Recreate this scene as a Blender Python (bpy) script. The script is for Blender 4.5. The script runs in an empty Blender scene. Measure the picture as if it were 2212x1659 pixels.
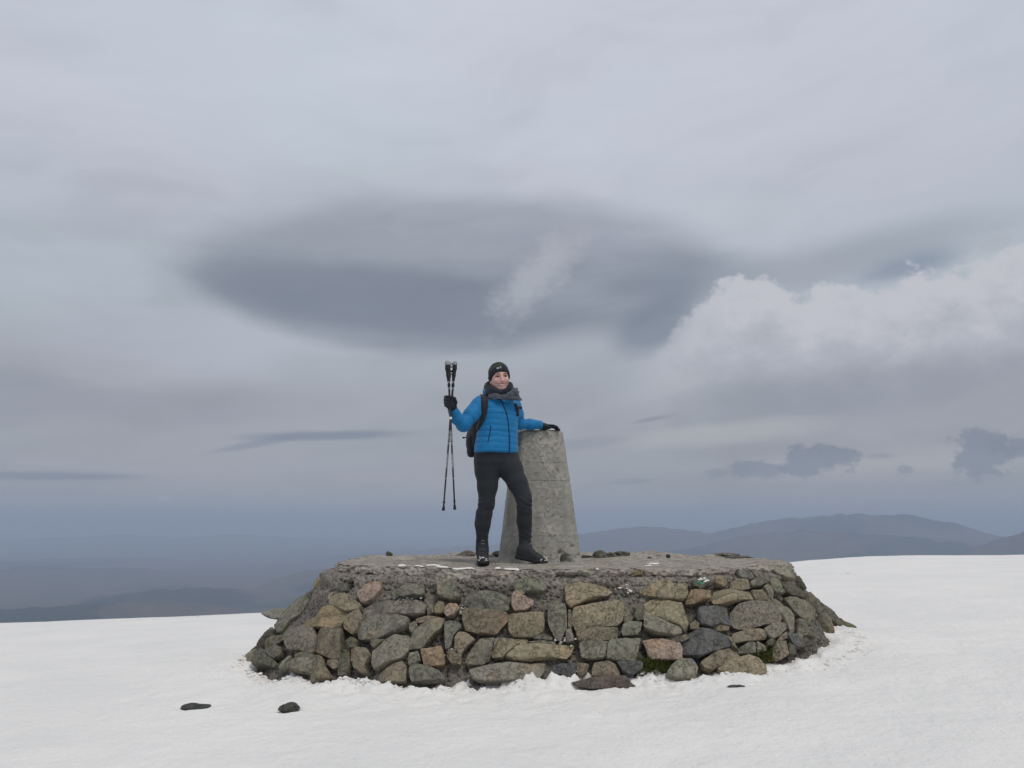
import bpy, math, random
import numpy as np
from mathutils import Vector, Matrix, Euler

scene = bpy.context.scene
COL = scene.collection

# ------------------------------------------------------------------ camera
PITCH, FOC, EYE = math.radians(10.26), 1661.0, 0.336
cam_data = bpy.data.cameras.new('camera')
cam_data.sensor_width = 36.0
cam_data.lens = FOC / 2212.0 * 36.0
cam_data.clip_start, cam_data.clip_end = 0.05, 200000.0
cam = bpy.data.objects.new('camera', cam_data)
cam.location = (0, 0, EYE)
cam.rotation_euler = (math.pi / 2 + PITCH, 0, 0)
COL.objects.link(cam)
scene.camera = cam

# ------------------------------------------------------------------ output
scene.render.engine = 'CYCLES'
scene.cycles.use_denoising = True
scene.cycles.max_bounces = 6
scene.cycles.diffuse_bounces = 3
scene.cycles.volume_bounces = 1
scene.cycles.sample_clamp_indirect = 6
scene.view_settings.view_transform = 'Standard'
scene.view_settings.look = 'None'
scene.view_settings.exposure = 0.0
scene.view_settings.gamma = 1.0
scene.view_settings.use_curve_mapping = False

CP, SP = math.cos(PITCH), math.sin(PITCH)
def ray(x, y):
    """direction of a picture point (2212 x 1659 frame)"""
    cx, cy = (x - 1106.0) / FOC, (829.5 - y) / FOC
    return np.array((cx, CP - cy * SP, SP + cy * CP))
def at(x, y, Y):
    """world point at that picture point, Y metres in front of the camera"""
    d = ray(x, y)
    return np.array((0, 0, EYE)) + d * (Y / d[1])
def azel(x, y):
    d = ray(x, y)
    return math.atan2(d[0], d[1]), math.atan2(d[2], math.hypot(d[0], d[1]))

# ------------------------------------------------------------------ node helper
class NT:
    def __init__(s, tree): s.t = tree; s.n = tree.nodes; s.l = tree.links
    def node(s, typ, **kw):
        n = s.n.new(typ)
        for k, v in kw.items(): setattr(n, k, v)
        return n
    def put(s, sock, v):
        if isinstance(v, bpy.types.NodeSocket): s.l.new(v, sock)
        elif v is not None:
            if hasattr(sock, 'default_value'):
                try: sock.default_value = v
                except Exception: sock.default_value = (v, v, v) if not hasattr(v, '__len__') else tuple(v) + (1.0,)
    def m(s, op, a, b=None, c=None, clamp=False):
        n = s.node('ShaderNodeMath', operation=op, use_clamp=clamp)
        for i, v in enumerate((a, b, c)): s.put(n.inputs[i], v)
        return n.outputs[0]
    def add(s, a, b): return s.m('ADD', a, b)
    def sub(s, a, b): return s.m('SUBTRACT', a, b)
    def mul(s, a, b): return s.m('MULTIPLY', a, b)
    def div(s, a, b): return s.m('DIVIDE', a, b)
    def ss(s, x, lo, hi, t0=0.0, t1=1.0, kind='SMOOTHSTEP'):
        n = s.node('ShaderNodeMapRange', interpolation_type=kind)
        for i, v in enumerate((x, lo, hi, t0, t1)): s.put(n.inputs[i], v)
        return n.outputs[0]
    def vm(s, op, a, b=None, out=0):
        n = s.node('ShaderNodeVectorMath', operation=op)
        s.put(n.inputs[0], a)
        if b is not None: s.put(n.inputs[1], b)
        return n.outputs[out]
    def scale(s, v, f):
        n = s.node('ShaderNodeVectorMath', operation='SCALE')
        s.put(n.inputs[0], v); s.put(n.inputs['Scale'], f)
        return n.outputs[0]
    def xyz(s, v):
        n = s.node('ShaderNodeSeparateXYZ'); s.put(n.inputs[0], v); return n.outputs
    def cxyz(s, x, y, z):
        n = s.node('ShaderNodeCombineXYZ')
        for i, v in enumerate((x, y, z)): s.put(n.inputs[i], v)
        return n.outputs[0]
    def noise(s, v, scale=5.0, detail=4.0, rough=0.5, dist=0.0, lac=2.0, out=0):
        n = s.node('ShaderNodeTexNoise')
        s.put(n.inputs['Vector'], v)
        for k, x in (('Scale', scale), ('Detail', detail), ('Roughness', rough), ('Lacunarity', lac), ('Distortion', dist)):
            s.put(n.inputs[k], x)
        return n.outputs[out]
    def voro(s, v, scale=5.0, feature='F1', rnd=1.0, out=0):
        n = s.node('ShaderNodeTexVoronoi', feature=feature)
        s.put(n.inputs['Vector'], v); s.put(n.inputs['Scale'], scale)
        if 'Randomness' in n.inputs: s.put(n.inputs['Randomness'], rnd)
        return n.outputs[out]
    def mix(s, f, a, b, mode='MIX'):
        n = s.node('ShaderNodeMix', data_type='RGBA', blend_type=mode)
        s.put(n.inputs[0], f); s.put(n.inputs[6], rgba(a)); s.put(n.inputs[7], rgba(b))
        return n.outputs[2]
    def ramp(s, x, stops, interp='LINEAR'):
        n = s.node('ShaderNodeValToRGB'); n.color_ramp.interpolation = interp
        e = n.color_ramp.elements
        while len(e) < len(stops): e.new(0.5)
        for el, (p, c) in zip(e, stops): el.position = p; el.color = rgba(c)
        s.put(n.inputs[0], x)
        return n.outputs[0]
    def curve(s, x, pts):
        n = s.node('ShaderNodeFloatCurve')
        c = n.mapping.curves[0]
        while len(c.points) < len(pts): c.points.new(0.5, 0.5)
        for p, (a, b) in zip(c.points, pts): p.location = (a, b); p.handle_type = 'AUTO'
        n.mapping.update()
        s.put(n.inputs['Value'], x)
        return n.outputs[0]
def rgba(c):
    if isinstance(c, bpy.types.NodeSocket): return c
    if isinstance(c, (int, float)): return (c, c, c, 1.0)
    return tuple(c) if len(c) == 4 else tuple(c) + (1.0,)
def srgb(r, g, b):
    f = lambda v: (v / 255 / 12.92) if v / 255 <= 0.04045 else ((v / 255 + 0.055) / 1.055) ** 2.4
    return (f(r), f(g), f(b))

# ------------------------------------------------------------------ sun + sky
SUN_EL, SUN_AZ = math.radians(58), math.radians(150)      # azimuth from +Y towards +X
sd = Vector((math.sin(SUN_AZ) * math.cos(SUN_EL), math.cos(SUN_AZ) * math.cos(SUN_EL), math.sin(SUN_EL)))
sun_data = bpy.data.lights.new('sun', 'SUN')
sun_data.energy = 1.35
sun_data.angle = math.radians(18)
sun_data.color = (1.0, 0.93, 0.82)
sun = bpy.data.objects.new('sun', sun_data)
sun.rotation_euler = sd.to_track_quat('Z', 'Y').to_euler()
COL.objects.link(sun)

world = bpy.data.worlds.new('World')
scene.world = world
world.use_nodes = True
world.cycles.sampling_method = 'MANUAL'
world.cycles.sample_map_resolution = 256
def build_sky():
    t = NT(world.node_tree)
    t.n.clear()
    tc = t.node('ShaderNodeTexCoord')
    d = t.vm('NORMALIZE', tc.outputs['Generated'])
    dx, dy, dz = t.xyz(d)
    az = t.m('ARCTAN2', dx, dy)
    el = t.m('ARCSINE', dz)
    # the cloud deck as a plane overhead: streaks foreshorten towards the horizon
    k = t.div(1.0, t.add(t.m('MAXIMUM', dz, 0.0), 0.13))
    deck = t.cxyz(t.mul(dx, k), t.mul(dy, k), 0.0)
    def ae(x, y): return azel(x, y)
    # rotated streak coordinates
    wv = t.noise(t.cxyz(t.mul(az, 2.2), t.mul(el, 4.0), 8.0), 1.0, 3, 0.5, out=1)
    wx, wy, wz = t.xyz(wv)
    wx, wy = t.sub(wx, 0.5), t.sub(wy, 0.5)
    # long soft bars that arc up to the right, then fine fleece over them
    n1 = t.noise(t.cxyz(t.m('MULTIPLY_ADD', wx, 1.6, t.mul(az, 1.5)), t.m('MULTIPLY_ADD', wy, 1.5, t.sub(t.mul(el, 5.5), t.mul(az, 1.5))), 3.1), 1.3, 6, 0.5)
    n2 = t.noise(deck, 0.75, 3, 0.5)
    n3 = t.noise(t.cxyz(t.m('MULTIPLY_ADD', wx, 2.0, t.mul(az, 3.2)), t.m('MULTIPLY_ADD', wy, 2.0, t.sub(t.mul(el, 15.0), t.mul(az, 1.2))), 0.7), 1.6, 7, 0.58)
    eld = t.div(el, math.pi / 2)
    base = t.ramp(eld, [(0.0, srgb(158, 160, 164)), (0.035, srgb(161, 163, 168)), (0.10, srgb(164, 168, 175)),
                        (0.17, srgb(178, 185, 196)), (0.30, srgb(194, 202, 214)), (0.42, srgb(199, 206, 219)),
                        (0.7, srgb(190, 198, 210)), (1.0, srgb(190, 198, 210))])
    # lavender / blue-green drift of tone
    tone = t.mix(t.ss(n2, 0.35, 0.65), srgb(250, 255, 254), srgb(255, 251, 254))
    col = t.mix(1.0, base, tone, 'MULTIPLY')
    v = t.add(t.mul(t.sub(n1, 0.5), 0.85), t.mul(t.mul(t.sub(n3, 0.5), 0.85), t.ss(el, 0.55, 0.1, 0.35, 1.0)))
    col = t.mix(1.0, col, t.ramp(t.add(v, 0.5), [(0.0, 0.70), (0.5, 1.0), (1.0, 1.16)]), 'MULTIPLY')
    NZ = [t.noise(t.cxyz(t.mul(az, 5.0), t.mul(el, 11.0), 1.7), 1.0, 4, 0.5),
          t.noise(t.cxyz(t.mul(az, 8.0), t.mul(el, 32.0), 2.9), 1.0, 5, 0.5),
          t.noise(t.cxyz(t.mul(az, 28.0), t.mul(el, 40.0), 5.3), 1.0, 6, 0.66)]
    aev = t.cxyz(az, el, 0.0)
    nzc = [t.sub(n, 0.5) for n in NZ]
    def ell(x0, y0, rx, ry, tilt=0.0, warp=0.12, ws=6.0, *_):
        """soft ellipse of cloud: warped radius, and its own (along, up) coordinates"""
        a0, e0 = ae(x0, y0)
        n = t.node('ShaderNodeMapping', vector_type='TEXTURE')
        t.put(n.inputs[0], aev)
        n.inputs['Location'].default_value = (a0, e0, 0)
        n.inputs['Rotation'].default_value = (0, 0, tilt)
        n.inputs['Scale'].default_value = (ae(x0 + rx, y0)[0] - a0, ae(x0, y0 - ry)[1] - e0, 1)
        k = 0 if ws <= 6 else 1 if ws <= 10 else 2
        return t.m('MULTIPLY_ADD', nzc[k], warp * 2, t.vm('LENGTH', n.outputs[0], out=1)), n.outputs[0], k
    def patch(col, rr, lo, hi, amt, c):
        return t.mix(t.ss(rr, lo, hi, 0.0, amt), col, c)
    # ---- bright rim behind the lens cloud
    r, uw, _ = ell(520, 740, 460, 110, 0.10, 0.25, 4.0)
    col = patch(col, r, 1.1, 0.2, 0.45, srgb(186, 194, 206))
    r, uw, _ = ell(1500, 460, 420, 70, -0.1, 0.25, 4.0)
    col = patch(col, r, 1.2, 0.2, 0.55, srgb(190, 201, 211))
    # ---- the lens-shaped cloud: upper veil, then the dark belly
    r, uw, _ = ell(1000, 592, 590, 190, 0.02, 0.10, 5.0)
    w = t.xyz(uw)[1]
    soft = t.ss(w, -0.35, 0.45, 0.84, 0.74)
    veil = t.mul(t.ss(r, 1.05, soft), t.ss(w, 0.95, -0.35, 0.46, 0.80))
    veil = t.mul(veil, t.ss(n3, 0.25, 0.75, 1.18, 0.80, 'LINEAR'))
    col = t.mix(veil, col, srgb(128, 137, 151))
    r, uw, _ = ell(860, 650, 450, 95, -0.07, 0.16, 5.5)
    col = patch(col, r, 1.02, 0.55, 0.58, srgb(112, 122, 138))
    r, uw, _ = ell(1010, 545, 360, 28, -0.03, 0.30, 9.0)
    col = patch(col, r, 1.2, 0.1, 0.28, srgb(166, 172, 180))
    # pale gap under the right half of the lens
    r, uw, _ = ell(1215, 750, 170, 48, 0.15, 0.35, 5.0)
    col = patch(col, r, 1.15, 0.2, 0.75, srgb(168, 175, 184))
    # tail towards the right behind the cumulus
    r, uw, _ = ell(1500, 600, 240, 62, 0.02, 0.16, 5.0)
    col = patch(col, r, 1.15, 0.3, 0.55, srgb(124, 135, 150))
    r, uw, _ = ell(1420, 700, 135, 66, 0.45, 0.25, 5.0)
    col = patch(col, r, 1.1, 0.35, 0.75, srgb(116, 127, 143))
    r, uw, _ = ell(1850, 555, 440, 66, 0.12, 0.2, 5.0)
    col = patch(col, r, 1.15, 0.2, 0.55, srgb(138, 147, 160))
    r, uw, _ = ell(1960, 575, 170, 38, 0.16, 0.35, 9.0)
    col = patch(col, r, 1.1, 0.2, 0.65, srgb(120, 136, 158))
    # ---- white wisp hanging in the lens cloud
    r, uw, _ = ell(1158, 598, 175, 66, 0.80, 0.80, 13.0)
    col = patch(col, r, 1.1, 0.15, 0.72, srgb(176, 182, 190))
    # ---- the bright cumulus bank on the right
    a_l, _ = ae(1330, 700); a_r, _ = ae(2350, 700)
    aa = t.m('DIVIDE', t.sub(az, a_l), a_r - a_l, clamp=True)
    pts = [(1330, 800), (1400, 765), (1450, 700), (1520, 645), (1590, 592), (1660, 590), (1720, 625), (1790, 610),
           (1850, 610), (1920, 612), (1990, 575), (2060, 570), (2130, 548), (2212, 515), (2350, 480)]
    e_lo, e_hi = ae(1330, 820)[1], ae(1330, 440)[1]
    cv = t.curve(aa, [((ae(x, 700)[0] - a_l) / (a_r - a_l), (ae(x, y)[1] - e_lo) / (e_hi - e_lo)) for x, y in pts])
    eb = t.m('MULTIPLY_ADD', cv, e_hi - e_lo, e_lo - 0.054)
    pn = t.noise(t.cxyz(az, t.mul(el, 1.25), 0.0), 22.0, 8, 0.66)
    depth = t.sub(t.m('MULTIPLY_ADD', pn, 0.105, eb), el)
    cm = t.mul(t.ss(depth, -0.004, 0.013), t.ss(az, a_l - 0.01, a_l + 0.17))
    fade = t.ss(depth, 0.055, 0.20, 1.0, 0.0)
    puff = t.ramp(t.m('MULTIPLY_ADD', pn, 0.5, t.ss(depth, 0.0, 0.17, 0.0, 0.60)),
                  [(0.0, srgb(200, 202, 209)), (0.32, srgb(196, 198, 206)), (0.55, srgb(181, 184, 193)), (1.0, srgb(156, 160, 169))])
    col = t.mix(t.mul(cm, fade), col, puff)
    # grey base of the bank
    r, uw, _ = ell(1880, 840, 520, 75, 0.06, 0.25, 4.0)
    col = patch(col, r, 1.2, 0.2, 0.55, srgb(138, 145, 156))
    # ---- lower sky: pale and dark bars
    for (x0, y0, rx, ry, tilt, amt, c) in [
            (1560, 935, 300, 30, 0.08, 0.60, srgb(180, 182, 184)), (1450, 830, 160, 26, 0.2, 0.4, srgb(176, 181, 188)),
            (1900, 1000, 420, 38, 0.0, 0.60, srgb(180, 180, 181)), (640, 1010, 420, 24, 0.05, 0.22, srgb(166, 171, 180)),
            (180, 1005, 240, 13, -0.04, 0.35, srgb(166, 170, 180)), (2120, 1075, 220, 30, 0.0, 0.3, srgb(158, 160, 164)),
            (700, 941, 190, 13, 0.05, 0.85, 0), (560, 958, 130, 9, 0.22, 0.5, 0), (120, 1029, 240, 11, 0.02, 0.8, 0),
            (1410, 905, 55, 7, 0.15, 0.5, 0), (1365, 1040, 60, 8, 0.05, 0.4, 0), (1250, 960, 130, 14, 0.1, 0.3, 0),
            (1900, 985, 60, 10, 0.0, 0.4, 0), (60, 860, 240, 70, 0.0, 0.25, 0), (420, 880, 300, 60, 0.1, 0.18, 0)]:
        r, uw, _ = ell(x0, y0, rx, ry, tilt, 0.4, 7.0)
        col = patch(col, r, 1.15, 0.3, min(amt * 1.2, 0.9), c or srgb(124, 133, 148))
    # ---- small ragged dark clouds low on the right, pale scraps elsewhere
    for (x0, y0, rx, ry, amt, c) in [(1768, 992, 80, 40, 0.8, 0), (1630, 1014, 56, 22, 0.7, 0), (2128, 983, 78, 54, 0.78, 0),
                                  (2205, 968, 60, 30, 0.75, 0), (1955, 1014, 22, 9, 0.5, 0), (1548, 1022, 26, 9, 0.4, 0),
                                  (356, 1077, 26, 8, 0.6, 1), (2150, 525, 44, 18, 0.5, 1)]:
        r, uw, _ = ell(x0, y0, rx * 1.1, ry * 1.15, 0.0, 1.25, 24.0)
        col = patch(col, r, 0.95, 0.6, amt, srgb(172, 178, 186) if c else srgb(116, 126, 142))
    sky = t.node('ShaderNodeTexSky', sky_type='NISHITA', sun_disc=False, sun_elevation=SUN_EL, sun_rotation=SUN_AZ, altitude=1345)
    hs = t.node('ShaderNodeHueSaturation'); hs.inputs['Saturation'].default_value = 0.85; t.put(hs.inputs['Color'], col)
    cloud = t.vm('MULTIPLY', hs.outputs[0], (10.15, 10.0, 9.95))
    full = t.mix(0.95, sky.outputs[0], cloud)
    bg = t.node('ShaderNodeBackground')
    t.put(bg.inputs['Color'], full)
    bg.inputs['Strength'].default_value = 0.1
    o = t.node('ShaderNodeOutputWorld')
    t.l.new(bg.outputs[0], o.inputs[0])
build_sky()

# ------------------------------------------------------------------ numpy noise
_rng = np.random.RandomState(7)
_perm = _rng.permutation(256).astype(np.int32); _perm = np.concatenate([_perm, _perm, _perm])
_grad = _rng.normal(size=(256, 3)).astype(np.float32); _grad /= np.linalg.norm(_grad, axis=1, keepdims=True)
def pnoise(P):
    P = np.asarray(P, dtype=np.float32)
    I = np.floor(P).astype(np.int32); f = P - I
    I &= 255
    u = f * f * f * (f * (f * 6 - 15) + 10)
    def g(a, b, c):
        h = _perm[_perm[_perm[I[..., 0] + a] + I[..., 1] + b] + I[..., 2] + c]
        G = _grad[h]
        return G[..., 0] * (f[..., 0] - a) + G[..., 1] * (f[..., 1] - b) + G[..., 2] * (f[..., 2] - c)
    L = lambda p, q, w: p + (q - p) * w
    x0 = L(L(g(0, 0, 0), g(1, 0, 0), u[..., 0]), L(g(0, 1, 0), g(1, 1, 0), u[..., 0]), u[..., 1])
    x1 = L(L(g(0, 0, 1), g(1, 0, 1), u[..., 0]), L(g(0, 1, 1), g(1, 1, 1), u[..., 0]), u[..., 1])
    return L(x0, x1, u[..., 2]) * 1.5
def fbm(P, freq=1.0, octv=4, gain=0.5, seed=0.0, ridged=False):
    P = np.asarray(P, dtype=np.float64); s = 0.0; a = 1.0; n = 0.0
    for o in range(octv):
        v = pnoise(P * (freq * 2.0 ** o) + (seed * 17.3 + o * 5.7))
        if ridged: v = 1.0 - 2.0 * np.abs(v)
        s = s + a * v; n += a; a *= gain
    return s / n
def sstep(x, a, b):
    t = np.clip((x - a) / (b - a), 0, 1); return t * t * (3 - 2 * t)

# ------------------------------------------------------------------ object helpers
def mesh_obj(name, V, F, mat=None, parent=None, smooth=True):
    me = bpy.data.meshes.new(name)
    V = np.asarray(V, dtype=np.float32)
    if isinstance(F, np.ndarray) and F.ndim == 2:
        me.vertices.add(len(V)); me.vertices.foreach_set('co', V.ravel())
        k = F.shape[1]
        me.loops.add(F.size); me.loops.foreach_set('vertex_index', F.ravel().astype(np.int32))
        me.polygons.add(len(F)); me.polygons.foreach_set('loop_start', np.arange(0, F.size, k, dtype=np.int32))
        me.update(calc_edges=True)
    else:
        me.from_pydata(V.tolist(), [], [list(map(int, f)) for f in F])
    me.validate()
    if smooth: me.polygons.foreach_set('use_smooth', np.ones(len(me.polygons), dtype=bool))
    me.update()
    if mat: me.materials.append(mat)
    o = bpy.data.objects.new(name, me)
    COL.objects.link(o)
    if parent: o.parent = parent
    return o
def grid_faces(nu, nv, wrap_u=False):
    """vertex index = i*nv + j"""
    i = np.arange(nu if wrap_u else nu - 1); j = np.arange(nv - 1)
    I, J = np.meshgrid(i, j, indexing='ij'); I2 = (I + 1) % nu
    return np.stack([I * nv + J, I2 * nv + J, I2 * nv + J + 1, I * nv + J + 1], -1).reshape(-1, 4)
def tag(o, label=None, cat=None, group=None, kind=None):
    if label: o['label'] = label
    if cat: o['category'] = cat
    if group: o['group'] = group
    if kind: o['kind'] = kind
    return o
def empty(name, loc=(0, 0, 0)):
    o = bpy.data.objects.new(name, None); o.location = loc; o.empty_display_size = 0.1
    COL.objects.link(o); return o
def set_parent(o, p):
    """parent without moving (parents are never rotated or scaled here)"""
    o.parent = p
    o.location = Vector(o.location) - Vector(p.location)
def new_mat(name):
    m = bpy.data.materials.new(name); m.use_nodes = True
    t = NT(m.node_tree); t.n.clear()
    out = t.node('ShaderNodeOutputMaterial'); b = t.node('ShaderNodeBsdfPrincipled')
    t.l.new(b.outputs[0], out.inputs[0])
    t.b = b; t.out = out
    return m, t
def bump(t, h, strength=0.5, dist=0.01):
    n = t.node('ShaderNodeBump'); n.inputs['Strength'].default_value = strength; n.inputs['Distance'].default_value = dist
    t.put(n.inputs['Height'], h); t.l.new(n.outputs[0], t.b.inputs['Normal'])
def plain_mat(name, color, rough=0.7, nscale=120.0, var=0.15, bs=0.2, bd=0.002, spec=0.3):
    """simple material with fine grain and a little colour drift"""
    m, t = new_mat(name)
    p = t.node('ShaderNodeTexCoord').outputs['Object']
    n = t.noise(p, nscale, 4, 0.6); n2 = t.noise(p, nscale * 0.12, 3, 0.5)
    f = t.add(t.mul(n, 0.5), t.mul(n2, 0.5))
    c = t.mix(f, [x * (1 - var) for x in color], [min(1, x * (1 + var)) for x in color])
    t.put(t.b.inputs['Base Color'], c)
    t.b.inputs['Roughness'].default_value = rough
    t.b.inputs['Specular IOR Level'].default_value = spec
    bump(t, n, bs, bd)
    return m

# ================================================================== far hills
def hill_material():
    m, t = new_mat('moorland')
    p = t.node('ShaderNodeTexCoord').outputs['Object']
    n = t.noise(p, 0.00035, 6, 0.55); n2 = t.noise(p, 0.0011, 4, 0.55)
    c = t.mix(t.ss(n2, 0.35, 0.65), (0.115, 0.085, 0.062), (0.075, 0.072, 0.050))
    c = t.mix(t.ss(n, 0.50, 0.56), c, (0.022, 0.032, 0.026))       # forest
    t.put(t.b.inputs['Base Color'], c)
    t.b.inputs['Roughness'].default_value = 1.0; t.b.inputs['Specular IOR Level'].default_value = 0.0
    return m
def build_hills():
    na, nr = 440, 260
    az = np.radians(np.linspace(-62, 62, na)); r = np.exp(np.linspace(math.log(45.0), math.log(72000.0), nr))
    A, R = np.meshgrid(az, r, indexing='ij')
    X, Y = R * np.sin(A), R * np.cos(A)
    P = np.stack([X, Y, np.zeros_like(X)], -1)
    flank = -30 - 1130 * (1 - np.exp(-np.maximum(R - 45, 0) / 1500.0)) - 25 * fbm(P, 1 / 400.0, 4)
    roll = fbm(P, 1 / 9000.0, 6, 0.48, 3.0)
    rid = fbm(P, 1 / 14000.0, 6, 0.5, 9.0, ridged=True)
    Z = flank + sstep(R, 2500, 8000) * (150 * roll + 130 * np.maximum(rid, -0.2))
    def ridge(pts, r0, width_near, width_far, rough=40.0, seed=1.0, base=-1200.0):
        """a range of hills whose crest passes the given picture points at distance r0"""
        nonlocal Z
        ps = [(azel(x, y)[0], EYE + r0 * math.tan(azel(x, y)[1])) for x, y in pts]
        crest = np.interp(A, [p[0] for p in ps], [p[1] for p in ps])
        crest = crest - rough * 0.6 + rough * 2.4 * fbm(np.stack([A * 55, np.zeros_like(A), np.full_like(A, seed)], -1), 1.0, 5, 0.55)
        edge = sstep(A, ps[0][0] - 0.05, ps[0][0] + 0.02) * (1 - sstep(A, ps[-1][0] - 0.02, ps[-1][0] + 0.05))
        w = np.where(R < r0, width_near, width_far)
        prof = np.exp(-((R - r0) / w) ** 2)
        nn = fbm(P, 1 / 5200.0, 6, 0.52, seed, ridged=True)
        h = base + (crest - base) * prof * edge + (nn - 0.45) * rough * 4 * np.clip(prof * edge, 0, 1) * (1 - 0.75 * np.clip(prof, 0, 1) ** 8)
        Z = np.maximum(Z, h)
    # far range on the right, nearer spurs, and the faint ranges to the left
    ridge([(1150, 1185), (1250, 1152), (1330, 1140), (1400, 1134), (1480, 1142), (1540, 1148), (1620, 1128), (1700, 1118),
           (1790, 1112), (1850, 1107), (1900, 1112), (1960, 1110), (2010, 1122), (2060, 1128), (2130, 1150), (2212, 1165), (2400, 1180)], 21000, 4200, 5000, 40, 2.0)
    ridge([(1350, 1205), (1480, 1185), (1620, 1150), (1760, 1142), (1900, 1150), (2050, 1165), (2200, 1190)], 16500, 3000, 3000, 45, 5.0)
    ridge([(2040, 1215), (2100, 1180), (2160, 1162), (2212, 1145), (2330, 1120)], 14500, 2000, 2500, 30, 6.0)
    ridge([(-300, 1150), (0, 1166), (150, 1160), (270, 1154), (400, 1162), (500, 1152), (640, 1162), (800, 1168), (940, 1172), (1060, 1178), (1200, 1170)], 42000, 5000, 6000, 40, 3.0)
    ridge([(-200, 1205), (60, 1212), (240, 1206), (420, 1216), (600, 1212), (760, 1200), (900, 1190), (1010, 1178), (1100, 1172), (1190, 1168)], 24000, 3200, 4000, 40, 4.0)
    ridge([(-200, 1232), (100, 1226), (300, 1225), (460, 1240), (600, 1250), (720, 1235)], 17500, 2400, 2500, 35, 8.0)
    ridge([(560, 1262), (610, 1246), (660, 1232), (720, 1226), (800, 1222), (900, 1220)], 13500, 1300, 2000, 20, 11.0)
    ridge([(180, 1290), (330, 1275), (480, 1270), (560, 1275), (640, 1290)], 12000, 1500, 1500, 25, 12.0)
    ridge([(-260, 1330), (-60, 1318), (120, 1308), (260, 1300), (420, 1302), (520, 1318)], 9800, 1100, 1200, 20, 13.0)
    V = np.stack([X, Y, Z], -1).reshape(-1, 3)
    o = mesh_obj('hills', V, grid_faces(na, nr), hill_material())
    tag(o, kind='structure')
build_hills()

def build_haze():
    x, y0, y1, z0, z1 = 72000.0, -2500.0, 76000.0, -1600.0, 480.0
    V = [(-x, y0, z0), (x, y0, z0), (x, y1, z0), (-x, y1, z0), (-x, y0, z1), (x, y0, z1), (x, y1, z1), (-x, y1, z1)]
    F = [(0, 3, 2, 1), (4, 5, 6, 7), (0, 1, 5, 4), (1, 2, 6, 5), (2, 3, 7, 6), (3, 0, 4, 7)]
    m = bpy.data.materials.new('haze_air'); m.use_nodes = True
    t = NT(m.node_tree); t.n.clear()
    out = t.node('ShaderNodeOutputMaterial'); v = t.node('ShaderNodeVolumePrincipled')
    v.inputs['Color'].default_value = (0.60, 0.71, 0.89, 1)
    v.inputs['Density'].default_value = 7.2e-5
    v.inputs['Density Attribute'].default_value = ''
    v.inputs['Anisotropy'].default_value = 0.0
    t.l.new(v.outputs[0], out.inputs['Volume'])
    o = mesh_obj('haze', V, F, m, smooth=False)
    tag(o, kind='stuff')
build_haze()

# ================================================================== cairn geometry
N_EXP = 2.9
def sec(z):
    """plan of the cairn at height z: centre and half sizes"""
    t = np.clip(-np.asarray(z, dtype=float) / 0.85, -0.1, 1.3)
    return 0.44 - 0.14 * t, 7.35 - 0.03 * t, 1.985 + 0.625 * t, 1.45 + 0.48 * t
def cairn_f(p):
    cx, cy, a, b = sec(p[..., 2])
    return ((np.abs(p[..., 0] - cx) / a) ** N_EXP + (np.abs(p[..., 1] - cy) / b) ** N_EXP) ** (1 / N_EXP) - 1
def cairn_pt(phi, z, off=0.0):
    cx, cy, a, b = sec(z)
    c, s = np.cos(phi), np.sin(phi)
    x = cx + (a + off) * np.sign(c) * np.abs(c) ** (2 / N_EXP); y = cy + (b + off) * np.sign(s) * np.abs(s) ** (2 / N_EXP)
    return np.stack([x, y, np.broadcast_to(z, x.shape)], -1)
def cairn_n(p):
    e = 1e-3; g = np.array([cairn_f(p + np.array(v) * e) - cairn_f(p - np.array(v) * e) for v in ((1, 0, 0), (0, 1, 0), (0, 0, 1))])
    return g / np.linalg.norm(g)
def cairn_hit(x, y):
    """first point of the sloping wall face seen at a picture point (nearest pass if it misses)"""
    d = ray(x, y); ts = np.linspace(4.6, 9.0, 900)
    P = np.array((0, 0, EYE)) + d * ts[:, None]
    f = cairn_f(P); i = np.where(f < 0)[0]
    if len(i) == 0: return P[np.argmin(f)], True
    return P[i[0]], False

# ================================================================== snow
K_M = [-3.0, -0.64, -0.305, 0.0, 0.343, 0.455, 0.65, 3.0]
K_V = [0.0033, 0.00328, 0.00354, 0.0022, 0.00122, 0.00099, 0.00142, 0.0016]
def snow_base(x, y):
    m = x / np.maximum(y, 2.0)
    k = np.interp(m, K_M, K_V)
    for s_ in (-0.08, 0.08, -0.04, 0.04): k = k + np.interp(m + s_, K_M, K_V)
    k = k / 5
    z = -0.752 + 0.042 * x - k * np.maximum(y - 4.0, 0) ** 2
    z = z - 0.0010 * np.maximum(np.abs(x) - 20, 0) ** 2
    return z - 0.02 * np.maximum(5.45 - y, 0)
def wall_dist(x, y, z):
    p = np.stack([x, y, np.minimum(z, 0)], -1); cx, cy, a, b = sec(p[..., 2])
    return cairn_f(p) * np.minimum(np.hypot((x - cx), (y - cy)), 3.0)
ROCK_PITS = []
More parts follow.
